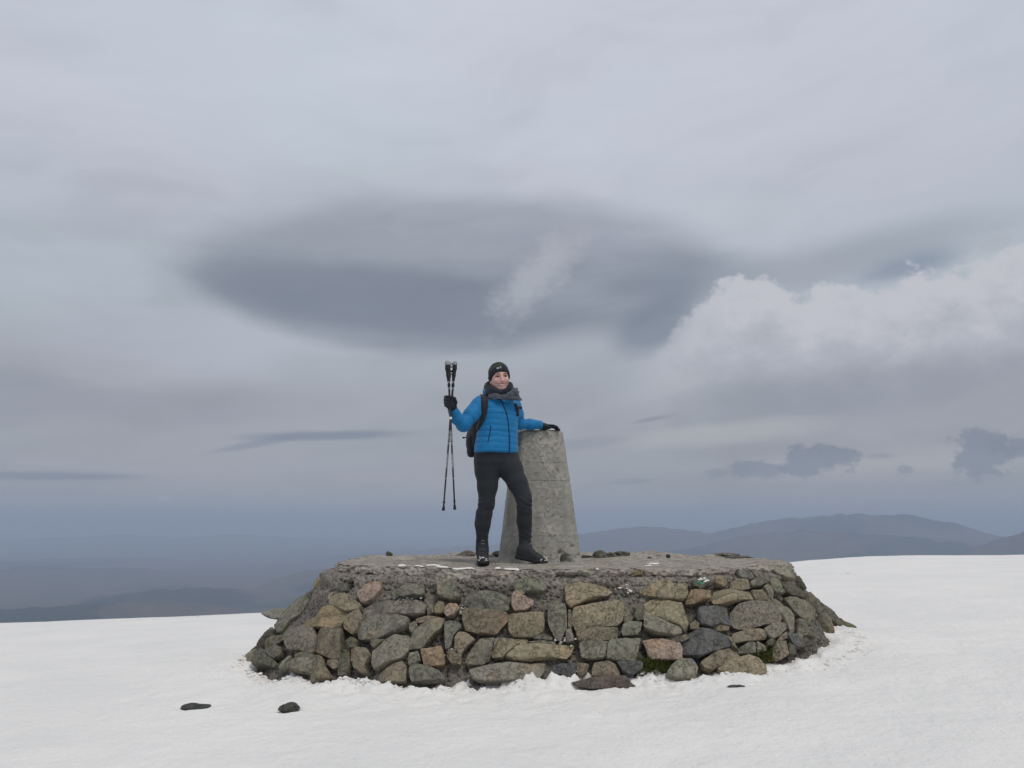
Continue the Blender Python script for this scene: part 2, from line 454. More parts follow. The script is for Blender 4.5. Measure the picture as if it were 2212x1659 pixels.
def snow_height(x, y, fine=True):
    z = snow_base(x, y) + 0.085 * np.exp(-(((x - 2.75) / 0.55) ** 2 + ((y - 6.75) / 0.6) ** 2))
    z = z + 0.07 * np.exp(-(((x + 2.25) / 0.45) ** 2 + ((y - 6.3) / 0.7) ** 2)) + 0.03 * np.exp(-(((x + 1.4) / 0.6) ** 2 + ((y - 5.6) / 0.35) ** 2))
    P = np.stack([x, y, np.zeros_like(x)], -1)
    z = z + 0.045 * fbm(P, 0.35, 3, 0.5, 2) + 0.028 * fbm(P * np.array((1, 1.6, 1)), 1.6, 5, 0.55, 4) * sstep(np.hypot(x, y), 30, 8)
    for (rx_, ry_, rr_) in ROCK_PITS:
        q = np.hypot(x - rx_, (y - ry_) * 1.3) / rr_
        z = z - 0.022 * np.exp(-q ** 2) + 0.008 * np.exp(-((q - 1.5) / 0.5) ** 2)
    near_m = (x > -5) & (x < 5.5) & (y > 2.2) & (y < 10.5)
    if fine and near_m.any():
        z = z.copy(); z0_, xx_, yy_, PP_ = z, x, y, P
        x, y, z, P = x[near_m], y[near_m], z[near_m], P[near_m]
        d = wall_dist(x, y, z)
        near = np.exp(-np.maximum(d, 0) / 0.16)
        # melt-out apron: broken crust heaped against the stones
        lump = fbm(P, 4.5, 4, 0.55, 6); clod = np.maximum(fbm(P, 13.0, 3, 0.6, 8), -0.1)
        front = 0.35 + 0.65 * np.clip(1 - np.abs(x - 0.2) / 2.4, 0, 1)
        z = z + near * (0.012 + 0.075 * lump + 0.060 * clod * front + 0.022 * np.maximum(fbm(P, 34.0, 2, 0.6, 18), -0.1) * front)
        rough = np.exp(-np.maximum(d, 0) / 0.55) * sstep(x, 2.6, 0.5)
        z = z + rough * (0.045 * np.maximum(lump, -0.2) + 0.028 * np.maximum(clod, 0))
        # pockmarks where the crust has sunk
        pk = fbm(P, 2.6, 3, 0.5, 15)
        z = z - 0.030 * sstep(pk, 0.30, 0.55) * np.exp(-np.maximum(d, 0) / 0.5)
        z = z + 0.004 * fbm(P, 9.0, 4, 0.6, 12) * sstep(y, 10, 7) * sstep(y, 2.2, 3.0)
        z0_[near_m] = z; z = z0_
    return z
def snow_material():
    m, t = new_mat('snow')
    p = t.node('ShaderNodeTexCoord').outputs['Object']
    a = t.noise(p, 0.9, 4, 0.55); b = t.noise(p, 5.0, 5, 0.6); c = t.noise(p, 55.0, 4, 0.65); e = t.noise(p, 17.0, 5, 0.62)
    col = t.mix(t.ss(a, 0.3, 0.7), (0.825, 0.810, 0.780), (0.765, 0.757, 0.735))
    dirt = t.mul(t.ss(b, 0.60, 0.74), t.ss(t.noise(p, 1.7, 3, 0.5), 0.48, 0.62))
    col = t.mix(t.mul(dirt, 0.45), col, (0.66, 0.63, 0.58))
    grit = t.mul(t.ss(t.noise(p, 34.0, 2, 0.5), 0.755, 0.80), 0.55)
    col = t.mix(grit, col, (0.28, 0.27, 0.25))
    t.put(t.b.inputs['Base Color'], col)
    t.b.inputs['Roughness'].default_value = 0.75
    t.b.inputs['Specular IOR Level'].default_value = 0.25
    t.b.inputs['Subsurface Weight'].default_value = 0.25
    t.b.inputs['Subsurface Radius'].default_value = (0.03, 0.035, 0.045)
    t.b.inputs['Subsurface Scale'].default_value = 0.6
    bump(t, t.add(t.add(t.mul(e, 1.0), t.mul(c, 0.35)), t.mul(b, 1.2)), 0.5, 0.04)
    return m
MAT_SNOW = snow_material()
def axis(lo, d0, d1, hi, step, grow=1.06):
    mid = np.arange(d0, d1, step); out = list(mid); s = step; v = mid[-1]
    while v < hi: s *= grow; v += s; out.append(v)
    s = step; v = d0; pre = []
    while v > lo: s *= grow; v -= s; pre.append(v)
    return np.array(pre[::-1] + out)
def build_snow():
    xs = axis(-48, -2.9, 3.7, 48, 0.016); ys = axis(-5, 4.3, 7.4, 62, 0.016)
    X, Y = np.meshgrid(xs, ys, indexing='ij')
    Z = snow_height(X, Y)
    o = mesh_obj('snow', np.stack([X, Y, Z], -1).reshape(-1, 3), grid_faces(len(xs), len(ys)), MAT_SNOW)
    tag(o, kind='structure')

# ================================================================== stone materials
def stone_material(name, lichen=0.0, pits=0.5, moss=0.0):
    m, t = new_mat(name)
    p = t.node('ShaderNodeTexCoord').outputs['Object']
    oi = t.node('ShaderNodeObjectInfo')
    q = t.scale(t.vm('ADD', p, t.cxyz(t.mul(oi.outputs['Random'], 37.0), 0.0, 0.0)), t.m('MULTIPLY_ADD', oi.outputs['Random'], 1.1, 0.55))
    n1 = t.noise(q, 7.0, 5, 0.6); n2 = t.noise(q, 38.0, 5, 0.65); n3 = t.noise(q, 150.0, 3, 0.6)
    base = oi.outputs['Color']
    warm = t.mix(1.0, base, (1.20, 1.05, 0.84, 1), 'MULTIPLY'); cool = t.mix(1.0, base, (0.82, 0.85, 0.83, 1), 'MULTIPLY')
    c = t.mix(t.ss(n1, 0.36, 0.66), cool, base)
    c = t.mix(t.mul(t.ss(t.noise(q, 4.2, 4, 0.6), 0.52, 0.72), 0.75), c, warm)
    c = t.mix(1.0, c, t.ramp(n2, [(0.25, 0.50), (0.5, 1.0), (0.75, 1.45)]), 'MULTIPLY')
    c = t.mix(t.mul(t.ss(n3, 0.60, 0.72), 0.35), c, (0.36, 0.35, 0.31))       # pale crystal grains
    # dark crack-like veins and pits
    vn = t.m('ABSOLUTE', t.sub(t.noise(q, 9.0, 4, 0.6), 0.5))
    c = t.mix(t.ss(vn, 0.012, 0.0, 0.0, 0.35), c, (0.03, 0.03, 0.028))
    pit = t.mul(t.ss(t.voro(q, 34.0), 0.17, 0.08), t.ss(t.noise(q, 6.0, 2, 0.5), 0.45, 0.58))
    c = t.mix(t.mul(pit, pits), c, (0.035, 0.033, 0.03))
    # pale crustose lichen flecks, and yellow-green patches on some stones
    fl = t.mul(t.ss(t.noise(q, 24.0, 4, 0.7), 0.60, 0.70), t.ss(t.noise(q, 3.0, 2, 0.5), 0.42, 0.6))
    c = t.mix(t.mul(fl, 0.35), c, (0.33, 0.335, 0.28))
    if lichen > 0:
        ly = t.ss(t.add(t.noise(q, 13.0, 5, 0.65), lichen), 0.68, 0.78)
        c = t.mix(t.mul(ly, 0.8), c, (0.25, 0.27, 0.07))
    if moss > 0:
        mo = t.ss(t.add(t.noise(q, 8.0, 5, 0.7), moss), 0.55, 0.72)
        c = t.mix(mo, c, (0.055, 0.06, 0.02))
    t.put(t.b.inputs['Base Color'], c)
    t.b.inputs['Roughness'].default_value = 0.88
    t.b.inputs['Specular IOR Level'].default_value = 0.25
    h = t.add(t.add(t.mul(n1, 1.0), t.mul(n2, 0.55)), t.add(t.mul(n3, 0.12), t.mul(pit, -0.5)))
    h = t.add(h, t.ss(vn, 0.02, 0.0, 0.0, -0.25))
    bump(t, h, 1.0, 0.028)
    return m
MAT_STONE = stone_material('weathered_stone', 0.0, 0.5)
MAT_STONE_L = stone_material('lichened_stone', 0.045, 0.5)
MAT_STONE_P = stone_material('pitted_stone', -0.02, 1.0)
MAT_STONE_M = stone_material('mossy_stone', 0.0, 0.4, 0.06)

def mortar_material():
    m, t = new_mat('mortar')
    p = t.node('ShaderNodeTexCoord').outputs['Object']
    n1 = t.noise(p, 5.0, 5, 0.6); n2 = t.noise(p, 45.0, 4, 0.65)
    v = t.voro(p, 32.0); vc = t.voro(p, 32.0, out=1)
    c = t.mix(t.ss(n1, 0.35, 0.65), (0.245, 0.218, 0.190), (0.315, 0.284, 0.250))
    c = t.mix(1.0, c, t.ramp(n2, [(0.3, 0.55), (0.5, 1.0), (0.72, 1.45)]), 'MULTIPLY')
    peb = t.mix(t.xyz(vc)[0], (0.12, 0.108, 0.096), (0.43, 0.39, 0.345))
    c = t.mix(t.ss(v, 0.5, 0.3, 0.0, 0.8), c, peb)
    frost = t.mul(t.ss(t.noise(p, 16.0, 5, 0.7), 0.60, 0.70), t.ss(t.noise(p, 2.6, 3, 0.5), 0.52, 0.66))
    c = t.mix(t.mul(frost, 0.55), c, (0.50, 0.49, 0.48))
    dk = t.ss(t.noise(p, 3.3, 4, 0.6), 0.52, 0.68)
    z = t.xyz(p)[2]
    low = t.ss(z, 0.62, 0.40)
    c = t.mix(t.mul(t.add(t.mul(dk, 0.5), 0.5), t.mul(low, 0.7)), c, (0.028, 0.029, 0.022))       # recess shade of the lower joints put into the colour, with damp algae
    t.put(t.b.inputs['Base Color'], c)
    t.b.inputs['Roughness'].default_value = 0.95; t.b.inputs['Specular IOR Level'].default_value = 0.2
    bump(t, t.add(t.mul(n2, 1.0), t.ss(v, 0.6, 0.0, 0.0, 1.3)), 1.0, 0.028)
    return m
def cap_material():
    m, t = new_mat('weathered_concrete_cap')
    p = t.node('ShaderNodeTexCoord').outputs['Object']
    px, py, pz = t.xyz(p)
    sp = t.cxyz(t.mul(px, 1.0), t.mul(py, 3.2), pz)
    n1 = t.noise(p, 4.0, 5, 0.6); n2 = t.noise(p, 40.0, 5, 0.65); n3 = t.noise(sp, 9.0, 5, 0.65)
    c = t.mix(t.ss(n1, 0.35, 0.65), (0.280, 0.250, 0.215), (0.345, 0.312, 0.272))
    c = t.mix(1.0, c, t.ramp(n3, [(0.28, 0.50), (0.5, 1.0), (0.72, 1.40)]), 'MULTIPLY')
    c = t.mix(1.0, c, t.ramp(n2, [(0.3, 0.55), (0.5, 1.0), (0.72, 1.35)]), 'MULTIPLY')
    pale = t.mul(t.ss(t.noise(sp, 5.0, 5, 0.7), 0.56, 0.68), 0.6)
    c = t.mix(pale, c, (0.44, 0.40, 0.37))
    t.put(t.b.inputs['Base Color'], c)
    t.b.inputs['Roughness'].default_value = 0.92; t.b.inputs['Specular IOR Level'].default_value = 0.2
    bump(t, t.add(t.mul(n2, 0.8), n3), 0.9, 0.014)
    return m
MAT_MORTAR, MAT_CAP = mortar_material(), cap_material()

# ================================================================== the stone platform
PLAT = empty('stone_platform', (0.4, 7.3, -0.75))
tag(PLAT, 'low round drystone and mortar platform with concrete cap carrying the summit pillar', 'stone platform')

def build_mortar():
    nu, nv = 1500, 100
    phi = np.linspace(0, 2 * math.pi, nu, endpoint=False)
    # even spacing along the outline
    p0 = cairn_pt(phi, -0.4); L = np.concatenate([[0], np.cumsum(np.linalg.norm(np.diff(np.vstack([p0, p0[:1]]), axis=0), axis=1))])
    phi = np.interp(np.linspace(0, L[-1], nu, endpoint=False), L, np.append(phi, 2 * math.pi))
    zz = np.linspace(-0.028, -1.05, nv)
    PH, ZZ = np.meshgrid(phi, zz, indexing='ij')
    P = cairn_pt(PH, ZZ)
    cx, cy, a, b = sec(ZZ)
    N = np.stack([(P[..., 0] - cx), (P[..., 1] - cy) * (a / b) ** 2, np.full_like(ZZ, 0.35)], -1); N /= np.linalg.norm(N, axis=-1, keepdims=True)
    rec = -0.080 * sstep(-ZZ, 0.07, 0.20) - 0.010 - 0.035 * sstep(-ZZ, 0.08, 0.03)
    # the mortar is proud of the stones on the upper left shoulder
    rec = rec + 0.06 * sstep(P[..., 0], -0.9, -1.35) * sstep(-ZZ, 0.36, 0.22) * sstep(-ZZ, 0.045, 0.10)
    d = rec + 0.030 * fbm(P, 2.2, 4, 0.55, 1) + 0.030 * fbm(P, 8, 3, 0.6, 2) + 0.024 * np.abs(fbm(P, 26, 3, 0.65, 3))
    hole = 0
    for (hx, hy, hr, dep) in ((752, 1262, 0.05, 0.09), (1255, 1270, 0.03, 0.05)):
        h, _ = cairn_hit(hx, hy); hole = hole + dep * np.exp(-np.sum((P - h) ** 2, -1) / hr ** 2)
    P = P + N * (d - hole)[..., None]
    o = mesh_obj('mortar_core', P.reshape(-1, 3) - np.array(PLAT.location), grid_faces(nu, nv, True), MAT_MORTAR, PLAT)
build_mortar()

def cap_height(x, y):
    P = np.stack([x, y, np.zeros_like(x)], -1)
    slab = fbm(P * np.array((1, 1, 1)), 1.5, 4, 0.55, 21)
    terr = np.round(slab * 7 + 0.25 * fbm(P, 9, 3, 0.6, 3)) / 7
    far = sstep(y, 6.9, 8.2)
    return 0.012 + (0.040 + 0.05 * far) * (0.6 * terr + 0.4 * slab) + (0.007 + 0.012 * far) * fbm(P, 14, 4, 0.6, 22)
def build_cap():
    nu, nv = 1300, 150
    phi = np.linspace(0, 2 * math.pi, nu, endpoint=False)
    p0 = cairn_pt(phi, 0.0); L = np.concatenate([[0], np.cumsum(np.linalg.norm(np.diff(np.vstack([p0, p0[:1]]), axis=0), axis=1))])
    phi = np.interp(np.linspace(0, L[-1], nu, endpoint=False), L, np.append(phi, 2 * math.pi))
    rim = cairn_pt(phi, 0.0)
    c0 = np.array((0.44, 7.35, 0.0))
    rag = 0.02 + 0.05 * fbm(rim, 1.6, 4, 0.55, 31) + 0.04 * fbm(rim, 7, 3, 0.6, 32)
    rows = []
    K = 120
    for j in range(nv):
        if j < K:
            s = (j / (K - 1)) ** 0.75 * 0.985
            P = c0 + (rim - c0) * s
            ext = rag * s ** 6
        else:
            q = (j - K + 1) / (nv - K)                     # roll over the lip and down
            P = c0 + (rim - c0) * 0.985
            ov = sstep(rim[:, 0], -1.1, -0.5) * np.clip(0.45 + 1.9 * fbm(rim, 2.3, 3, 0.6, 36), 0.0, 1.2)
            ext = rag * (0.3 + 0.7 * ov) + (0.016 * ov + 0.008) * np.sin(min(q * 2.2, 1.0) * math.pi / 2) - 0.055 * max(0, q - 0.5) / 0.5 * (0.4 + 0.6 * ov) + 0.05 * q * (1 - ov)
        dirn = (rim - c0); dirn = dirn / np.linalg.norm(dirn, axis=1, keepdims=True)
        P = P + dirn * ext[:, None]
        z = cap_height(P[:, 0], P[:, 1])
        edge = np.clip((np.linalg.norm(P - c0, axis=1) / np.linalg.norm(rim - c0, axis=1)), 0, 1)
        z = z - 0.010 * edge ** 6
        if j >= K:
            drop = np.maximum(0.085 + 0.15 * fbm(rim, 3.2, 5, 0.65, 33), 0.045) * (q ** 1.3)
            z = z - drop
            P = P + dirn * (0.045 * fbm(np.column_stack([P[:, :2], z]), 11, 4, 0.65, 34) + 0.028 * fbm(np.column_stack([P[:, :2], z]), 38, 2, 0.6, 35))[:, None]
        rows.append(np.column_stack([P[:, 0], P[:, 1], z]))
    V = np.stack(rows, 1)
    mesh_obj('concrete_cap', V.reshape(-1, 3) - np.array(PLAT.location), grid_faces(nu, nv, True), MAT_CAP, PLAT)
build_cap()

# ---- one stone from an outline in its own plane
def stone_mesh(poly, C, e1, e2, n, depth, proud, rs, dome=1.0, tilt=0.12, M=40):
    """poly: Nx2 outline (metres) in the plane e1,e2 through C"""
    q = np.asarray(poly, dtype=float)
    q = q.mean(0) + (q - q.mean(0)) * 1.035
    for r_ in (0.04, 0.2):                                # take the corners off
        nx = np.roll(q, -1, 0); q = np.stack([q * (1 - r_) + nx * r_, q * r_ + nx * (1 - r_)], 1).reshape(-1, 2)
    seg = np.linalg.norm(np.roll(q, -1, 0) - q, axis=1); L = np.concatenate([[0], np.cumsum(seg)])
    s = np.linspace(0, L[-1], M, endpoint=False); qq = np.vstack([q, q[:1]])
    q = np.stack([np.interp(s, L, qq[:, 0]), np.interp(s, L, qq[:, 1])], 1)
    a2 = np.roll(q, -1, 0); cr = q[:, 0] * a2[:, 1] - a2[:, 0] * q[:, 1]; A = cr.sum() / 2
    if A < 0: q = q[::-1]; a2 = np.roll(q, -1, 0); cr = q[:, 0] * a2[:, 1] - a2[:, 0] * q[:, 1]; A = cr.sum() / 2
    cen = ((q + a2) * cr[:, None]).sum(0) / (6 * A)
    size = math.sqrt(abs(A)); k = min(1.0, size / 0.17)
    seed = rs.uniform(0, 90)
    q = q + (q - cen) * (0.030 * fbm(np.column_stack([q * 14, np.zeros(len(q))]), 1.0, 3, 0.6, seed))[:, None]
    prof = [(0.70, -depth), (0.94, -depth * 0.45), (1.0, -0.024 * k), (1.0, -0.003 * k), (0.993, 0.009 * k), (0.975, 0.015 * k), (0.94, 0.018 * k)] + \
           [(x, 0.018 * k + 0.010 * k * math.sqrt(1 - (x / 0.94) ** 2)) for x in (0.88, 0.80, 0.71, 0.61, 0.50, 0.38, 0.25, 0.12)]
    tx, ty = rs.normal(0, tilt, 2)
    planes = []
    for _ in range(3):                                    # broken facets across the face
        an_, sl = rs.uniform(0, 2 * math.pi), rs.uniform(0.15, 0.55); planes.append((math.cos(an_) * sl, math.sin(an_) * sl, (0.022 * k + size * rs.uniform(0.02, 0.16) * sl) ))
    V = []
    for (sc_, h) in prof:
        r2 = cen + (q - cen) * sc_; dv = r2 - cen
        hh = np.full(M, h * (dome if h > 0 else 1.0)) + proud
        if h > -0.03:
            hh = hh + dv @ np.array((tx, ty)) * 0.5
            for (a_, b_, c_) in planes: hh = np.minimum(hh, proud + c_ * dome - dv @ np.array((a_, b_)))
            hh = np.maximum(hh, proud - 0.045)
        V.append(C + np.outer(r2[:, 0], e1) + np.outer(r2[:, 1], e2) + hh[:, None] * n)
    V = np.array(V)
    top = V[-1].mean(0)[None]
    bot = (C + cen[0] * e1 + cen[1] * e2 - n * depth)[None]
    allv = np.vstack([bot, V.reshape(-1, 3), top])
    fr = 2.2 / size
    fac = fbm(allv, fr, 2, 0.5, seed + 1)
    dsp = 0.014 * k * fac + 0.012 * k * (np.abs(fbm(allv, fr * 2.1, 3, 0.55, seed + 5)) - 0.2) + 0.006 * fbm(allv, 26, 3, 0.6, seed + 2)
    dsp = np.clip(dsp, -0.03, 0.035)
    side = (allv - (C + cen[0] * e1 + cen[1] * e2)); side /= np.linalg.norm(side, axis=1, keepdims=True) + 1e-6
    allv = allv + np.outer(dsp, n) + side * (0.004 * fbm(allv, 30, 2, 0.5, seed + 3))[:, None]
    F = []
    nr = len(prof)
    for j in range(M): F.append((0, 1 + (j + 1) % M, 1 + j))
    for i in range(nr - 1):
        for j in range(M):
            a = 1 + i * M + j; b = 1 + i * M + (j + 1) % M
            F.append((a, b, b + M, a + M))
    last = 1 + (nr - 1) * M; tp = len(allv) - 1
    for j in range(M): F.append((last + j, last + (j + 1) % M, tp))
    return allv, F
CROPS = {'A': (900, 2100, 2.212), 'B': (1800, 2100, 2.4578), 'C': (2500, 2100, 2.4578), 'D': (2650, 2200, 11.06)}
def to_pix(crop, pts):
    x0, y0, s = CROPS[crop]
    return [((x0 + u / s) * 0.553, (y0 + v / s) * 0.553) for u, v in pts]
GREY, GREEN, TAN, PINK, OCHRE, BLUE, DARK, BROWN = ((0.258, 0.236, 0.188), (0.218, 0.209, 0.168), (0.310, 0.264, 0.186), (0.360, 0.278, 0.225),
                                                 (0.290, 0.222, 0.142), (0.140, 0.140, 0.138), (0.152, 0.142, 0.112), (0.255, 0.215, 0.160))
STONES = [
 ('A', GREEN, 'L', [(480,590),(560,520),(640,500),(680,540),(650,620),(600,680),(520,720),(450,790),(400,810),(365,720),(370,680)]),
 ('A', DARK, 'S', [(315,800),(365,775),(410,830),(340,875),(312,860)]),
 ('A', DARK, 'S', [(310,900),(350,860),(450,845),(455,880),(390,925),(300,965)]),
 ('A', DARK, 'L', [(180,1060),(245,935),(300,980),(360,1040),(430,1110),(380,1120),(260,1095),(190,1095)]),
 ('A', DARK, 'S', [(270,985),(400,935),(450,960),(440,1020),(380,1050),(320,1010)]),
 ('A', GREY, 'P', [(460,810),(520,770),(620,760),(720,790),(740,850),(735,940),(700,1000),(600,970),(500,970),(460,880)]),
 ('A', OCHRE, 'S', [(590,735),(640,690),(760,630),(860,590),(960,600),(1000,650),(950,690),(890,760),(800,770),(700,770),(620,775)]),
 ('A', TAN, 'S', [(820,480),(890,435),(960,470),(1060,530),(1120,570),(1100,610),(980,625),(900,590),(850,570)]),
 ('A', PINK, 'S', [(1095,490),(1140,430),(1230,395),(1300,390),(1290,440),(1230,510),(1180,550),(1130,560)]),
 ('A', GREEN, 'S', [(1410,465),(1530,405),(1670,410),(1670,490),(1560,500),(1480,510)]),
 ('A', GREY, 'S', [(1780,345),(1850,335),(1920,370),(1985,480),(1980,520),(1900,530),(1790,500)]),
 ('A', GREY, 'S', [(1130,600),(1230,550),(1440,560),(1640,540),(1680,580),(1670,650),(1500,670),(1300,670),(1150,700)]),
 ('A', BROWN, 'S', [(980,690),(1040,660),(1120,630),(1150,700),(1120,780),(1060,835),(990,790)]),
 ('A', GREEN, 'L', [(1110,740),(1200,690),(1290,670),(1430,665),(1540,690),(1520,760),(1400,820),(1250,880),(1110,870),(1095,800)]),
 ('A', BROWN, 'S', [(745,810),(780,775),(970,790),(950,900),(945,1030),(900,1050),(840,1030),(745,990)]),
 ('A', BROWN, 'L', [(1045,970),(1110,955),(1180,965),(1210,1010),(1160,1100),(1190,1180),(1130,1170),(1060,1120),(1040,1050)]),
 ('A', GREY, 'L', [(1230,980),(1350,890),(1420,850),(1540,840),(1530,970),(1480,1040),(1360,1080),(1250,1140),(1225,1080)]),
 ('A', GREY, 'S', [(1540,890),(1600,790),(1690,735),(1800,705),(1850,722),(1820,790),(1740,850),(1660,950),(1540,945)]),
 ('A', BROWN, 'S', [(1610,700),(1700,680),(1850,680),(1835,705),(1690,728),(1600,740)]),
 ('A', GREEN, 'S', [(1550,750),(1590,725),(1620,760),(1570,830),(1550,800)]),
 ('A', PINK, 'S', [(1850,600),(1890,565),(1950,560),(1980,600),(1930,670),(1870,680),(1845,640)]),
 ('A', GREEN, 'S', [(1850,740),(1900,720),(1980,750),(2000,770),(1930,850),(1900,950),(1860,960)]),
 ('A', BROWN, 'P', [(1940,870),(1980,820),(2060,840),(2110,880),(2050,930),(1990,1010),(1940,960)]),
 ('A', OCHRE, 'S', [(1645,970),(1700,965),(1820,940),(1845,1000),(1850,1090),(1760,1110),(1670,1095)]),
 ('A', GREEN, 'S', [(1550,1110),(1600,1085),(1720,1120),(1800,1150),(1860,1230),(1700,1240),(1560,1235),(1545,1160)]),
 ('A', BROWN, 'S', [(1285,1180),(1350,1120),(1480,1065),(1520,1120),(1510,1240),(1380,1250),(1280,1250)]),
 ('A', GREY, 'S', [(495,1100),(540,1060),(640,1045),(730,1038),(705,1080),(690,1165),(600,1155),(500,1140)]),
 ('A', BROWN, 'L', [(730,1010),(800,1040),(810,1100),(890,1215),(780,1230),(690,1265),(690,1200),(720,1090)]),
 ('A', GREEN, 'L', [(440,1090),(490,1020),(520,1020),(480,1080),(450,1140),(425,1130)]),
 ('A', DARK, 'S', [(830,445),(900,400),(1010,400),(1020,460),(960,465),(890,430)]),
 ('A', TAN, 'S', [(1765,600),(1795,545),(1845,560),(1835,635),(1765,645)]),
 ('A', TAN, 'S', [(900,770),(970,705),(1035,680),(975,745),(940,780)]),
 ('A', DARK, 'S', [(560,1000),(640,975),(720,1005),(715,1035),(630,1040),(560,1050)]),
 ('A', DARK, 'M', [(1000,900),(1060,870),(1100,890),(1090,950),(1030,960)]),
 ('B', GREEN, 'S', [(40,590),(120,530),(220,508),(380,530),(460,580),(455,680),(350,705),(150,685),(60,650)]),
 ('B', GREEN, 'S', [(510,470),(580,400),(700,385),(790,425),(830,470),(800,510),(620,505),(540,500)]),
 ('B', GREY, 'S', [(520,490),(570,510),(620,520),(600,545),(540,530)]),
 ('B', PINK, 'P', [(490,560),(520,510),(600,555),(700,590),(680,650),(620,690),(520,690),(490,640)]),
 ('B', TAN, 'S', [(1005,440),(1150,430),(1290,435),(1420,470),(1460,510),(1400,550),(1200,600),(1060,665),(1010,620)]),
 ('B', GREY, 'S', [(835,640),(910,625),(1000,640),(1020,750),(1015,870),(960,975),(910,960),(840,830)]),
 ('B', TAN, 'S', [(1080,680),(1250,640),(1480,605),(1560,645),(1560,780),(1500,836),(1300,856),(1110,880),(1075,800)]),
 ('B', BROWN, 'S', [(1110,892),(1300,868),(1510,850),(1500,945),(1340,985),(1200,1000),(1130,980)]),
 ('B', BROWN, 'S', [(1570,650),(1605,690),(1660,770),(1610,808),(1568,800)]),
 ('B', TAN, 'P', [(10,690),(200,695),(440,715),(445,790),(380,860),(330,915),(150,910),(40,880),(25,790)]),
 ('B', TAN, 'S', [(455,715),(620,715),(795,725),(800,850),(780,910),(700,950),(500,945),(465,900)]),
 ('B', GREY, 'S', [(45,1190),(110,1060),(190,960),(320,955),(300,1060),(270,1180),(200,1215),(60,1210)]),
 ('B', TAN, 'S', [(300,1090),(370,970),(500,970),(640,965),(640,1008),(545,1030),(470,1085),(410,1145),(310,1140)]),
 ('B', TAN, 'S', [(430,1145),(545,1040),(700,1020),(900,1022),(1085,1012),(1060,1100),(1010,1150),(850,1140),(690,1172),(520,1178)]),
 ('B', GREY, 'S', [(1140,1010),(1250,1000),(1390,990),(1412,986),(1380,1160),(1250,1165),(1160,1150)]),
 ('B', GREY, 'S', [(1424,985),(1570,970),(1720,975),(1680,1170),(1500,1175),(1394,1160)]),
 ('B', PINK, 'P', [(1755,975),(1850,970),(2000,985),(2100,1010),(2120,1080),(2115,1190),(1980,1180),(1820,1170),(1790,1080)]),
 ('B', GREY, 'P', [(90,1270),(250,1230),(450,1215),(650,1200),(810,1190),(790,1270),(730,1360),(550,1365),(420,1385),(180,1385),(110,1340)]),
 ('B', BLUE, 'S', [(875,1230),(1000,1210),(1105,1200),(1098,1360),(1060,1355),(960,1300),(880,1300)]),
 ('B', BROWN, 'S', [(1115,1205),(1230,1220),(1210,1300),(1122,1350)]),
 ('B', BROWN, 'S', [(1290,1195),(1420,1190),(1480,1210),(1530,1290),(1510,1330),(1380,1325),(1260,1320),(1265,1250)]),
 ('B', BLUE, 'S', [(1500,1190),(1620,1188),(1740,1200),(1740,1265),(1640,1320),(1560,1290)]),
 ('B', GREEN, 'S', [(1560,830),(1600,810),(1740,815),(1720,900),(1690,935),(1560,930),(1545,890)]),
 ('B', TAN, 'S', [(1720,445),(1800,410),(1940,405),(2060,450),(2160,450),(2180,520),(2150,590),(2000,580),(1830,545),(1740,510)]),
 ('B', TAN, 'S', [(1770,615),(1850,570),(1950,580),(2120,630),(2150,720),(2190,820),(2150,895),(2110,850),(1950,780),(1810,690)]),
 ('B', GREY, 'S', [(1765,650),(1805,705),(1900,785),(2050,850),(2110,880),(2120,920),(2050,945),(1900,920),(1760,860)]),
 ('B', TAN, 'S', [(1170,325),(1270,285),(1330,292),(1300,330),(1200,350)]),
 ('B', OCHRE, 'S', [(1620,340),(1700,310),(1755,320),(1740,355),(1650,365)]),
 ('B', GREY, 'S', [(650,1000),(760,985),(900,985),(910,1010),(760,1014),(655,1012)]),
 ('B', DARK, 'S', [(690,960),(800,925),(880,950),(870,980),(720,982)]),
 ('D', DARK, 'S', [(600,760),(850,640),(950,520),(1060,490),(1250,600),(1430,780),(1300,920),(1170,960),(1130,1060),(990,1100),(850,1010),(680,960),(600,880)]),
 ('C', OCHRE, 'S', [(720,380),(790,375),(835,430),(800,470),(740,460),(720,430)]),
 ('C', TAN, 'S', [(880,430),(920,405),(1030,410),(1055,490),(980,505),(880,490)]),
 ('C', GREEN, 'S', [(920,340),(980,310),(1060,330),(1110,380),(1050,410),(960,395)]),
 ('C', GREEN, 'S', [(1070,315),(1150,312),(1240,350),(1240,420),(1150,470),(1060,470),(1055,425),(1110,390)]),
 ('C', OCHRE, 'P', [(450,600),(490,505),(670,515),(672,590),(600,610),(500,640),(440,630)]),
 ('C', TAN, 'S', [(700,590),(720,515),(800,505),(1050,515),(1075,600),(950,615),(730,630)]),
 ('C', BROWN, 'S', [(1060,515),(1190,505),(1240,560),(1260,620),(1150,635),(1088,600)]),
 ('C', GREEN, 'S', [(1250,395),(1330,400),(1360,460),(1380,540),(1300,545),(1255,470)]),
 ('C', GREY, 'S', [(1170,490),(1210,450),(1250,485),(1275,570),(1262,620),(1205,520)]),
 ('C', BLUE, 'L', [(555,690),(600,670),(850,660),(850,760),(890,850),(760,830),(680,860),(580,830),(555,760)]),
 ('C', BROWN, 'P', [(700,855),(780,830),(860,845),(850,890),(750,890)]),
 ('C', BROWN, 'P', [(480,830),(530,790),(570,830),(560,870),(490,870)]),
 ('C', GREY, 'S', [(900,700),(950,640),(1080,610),(1270,640),(1360,760),(1350,800),(1200,830),(1050,870),(930,840),(890,790)]),
 ('C', GREY, 'S', [(1190,870),(1280,820),(1400,800),(1410,870),(1330,950),(1270,975),(1220,930)]),
 ('C', BROWN, 'S', [(900,920),(1000,885),(1150,875),(1210,910),(1215,970),(1050,990),(930,1000)]),
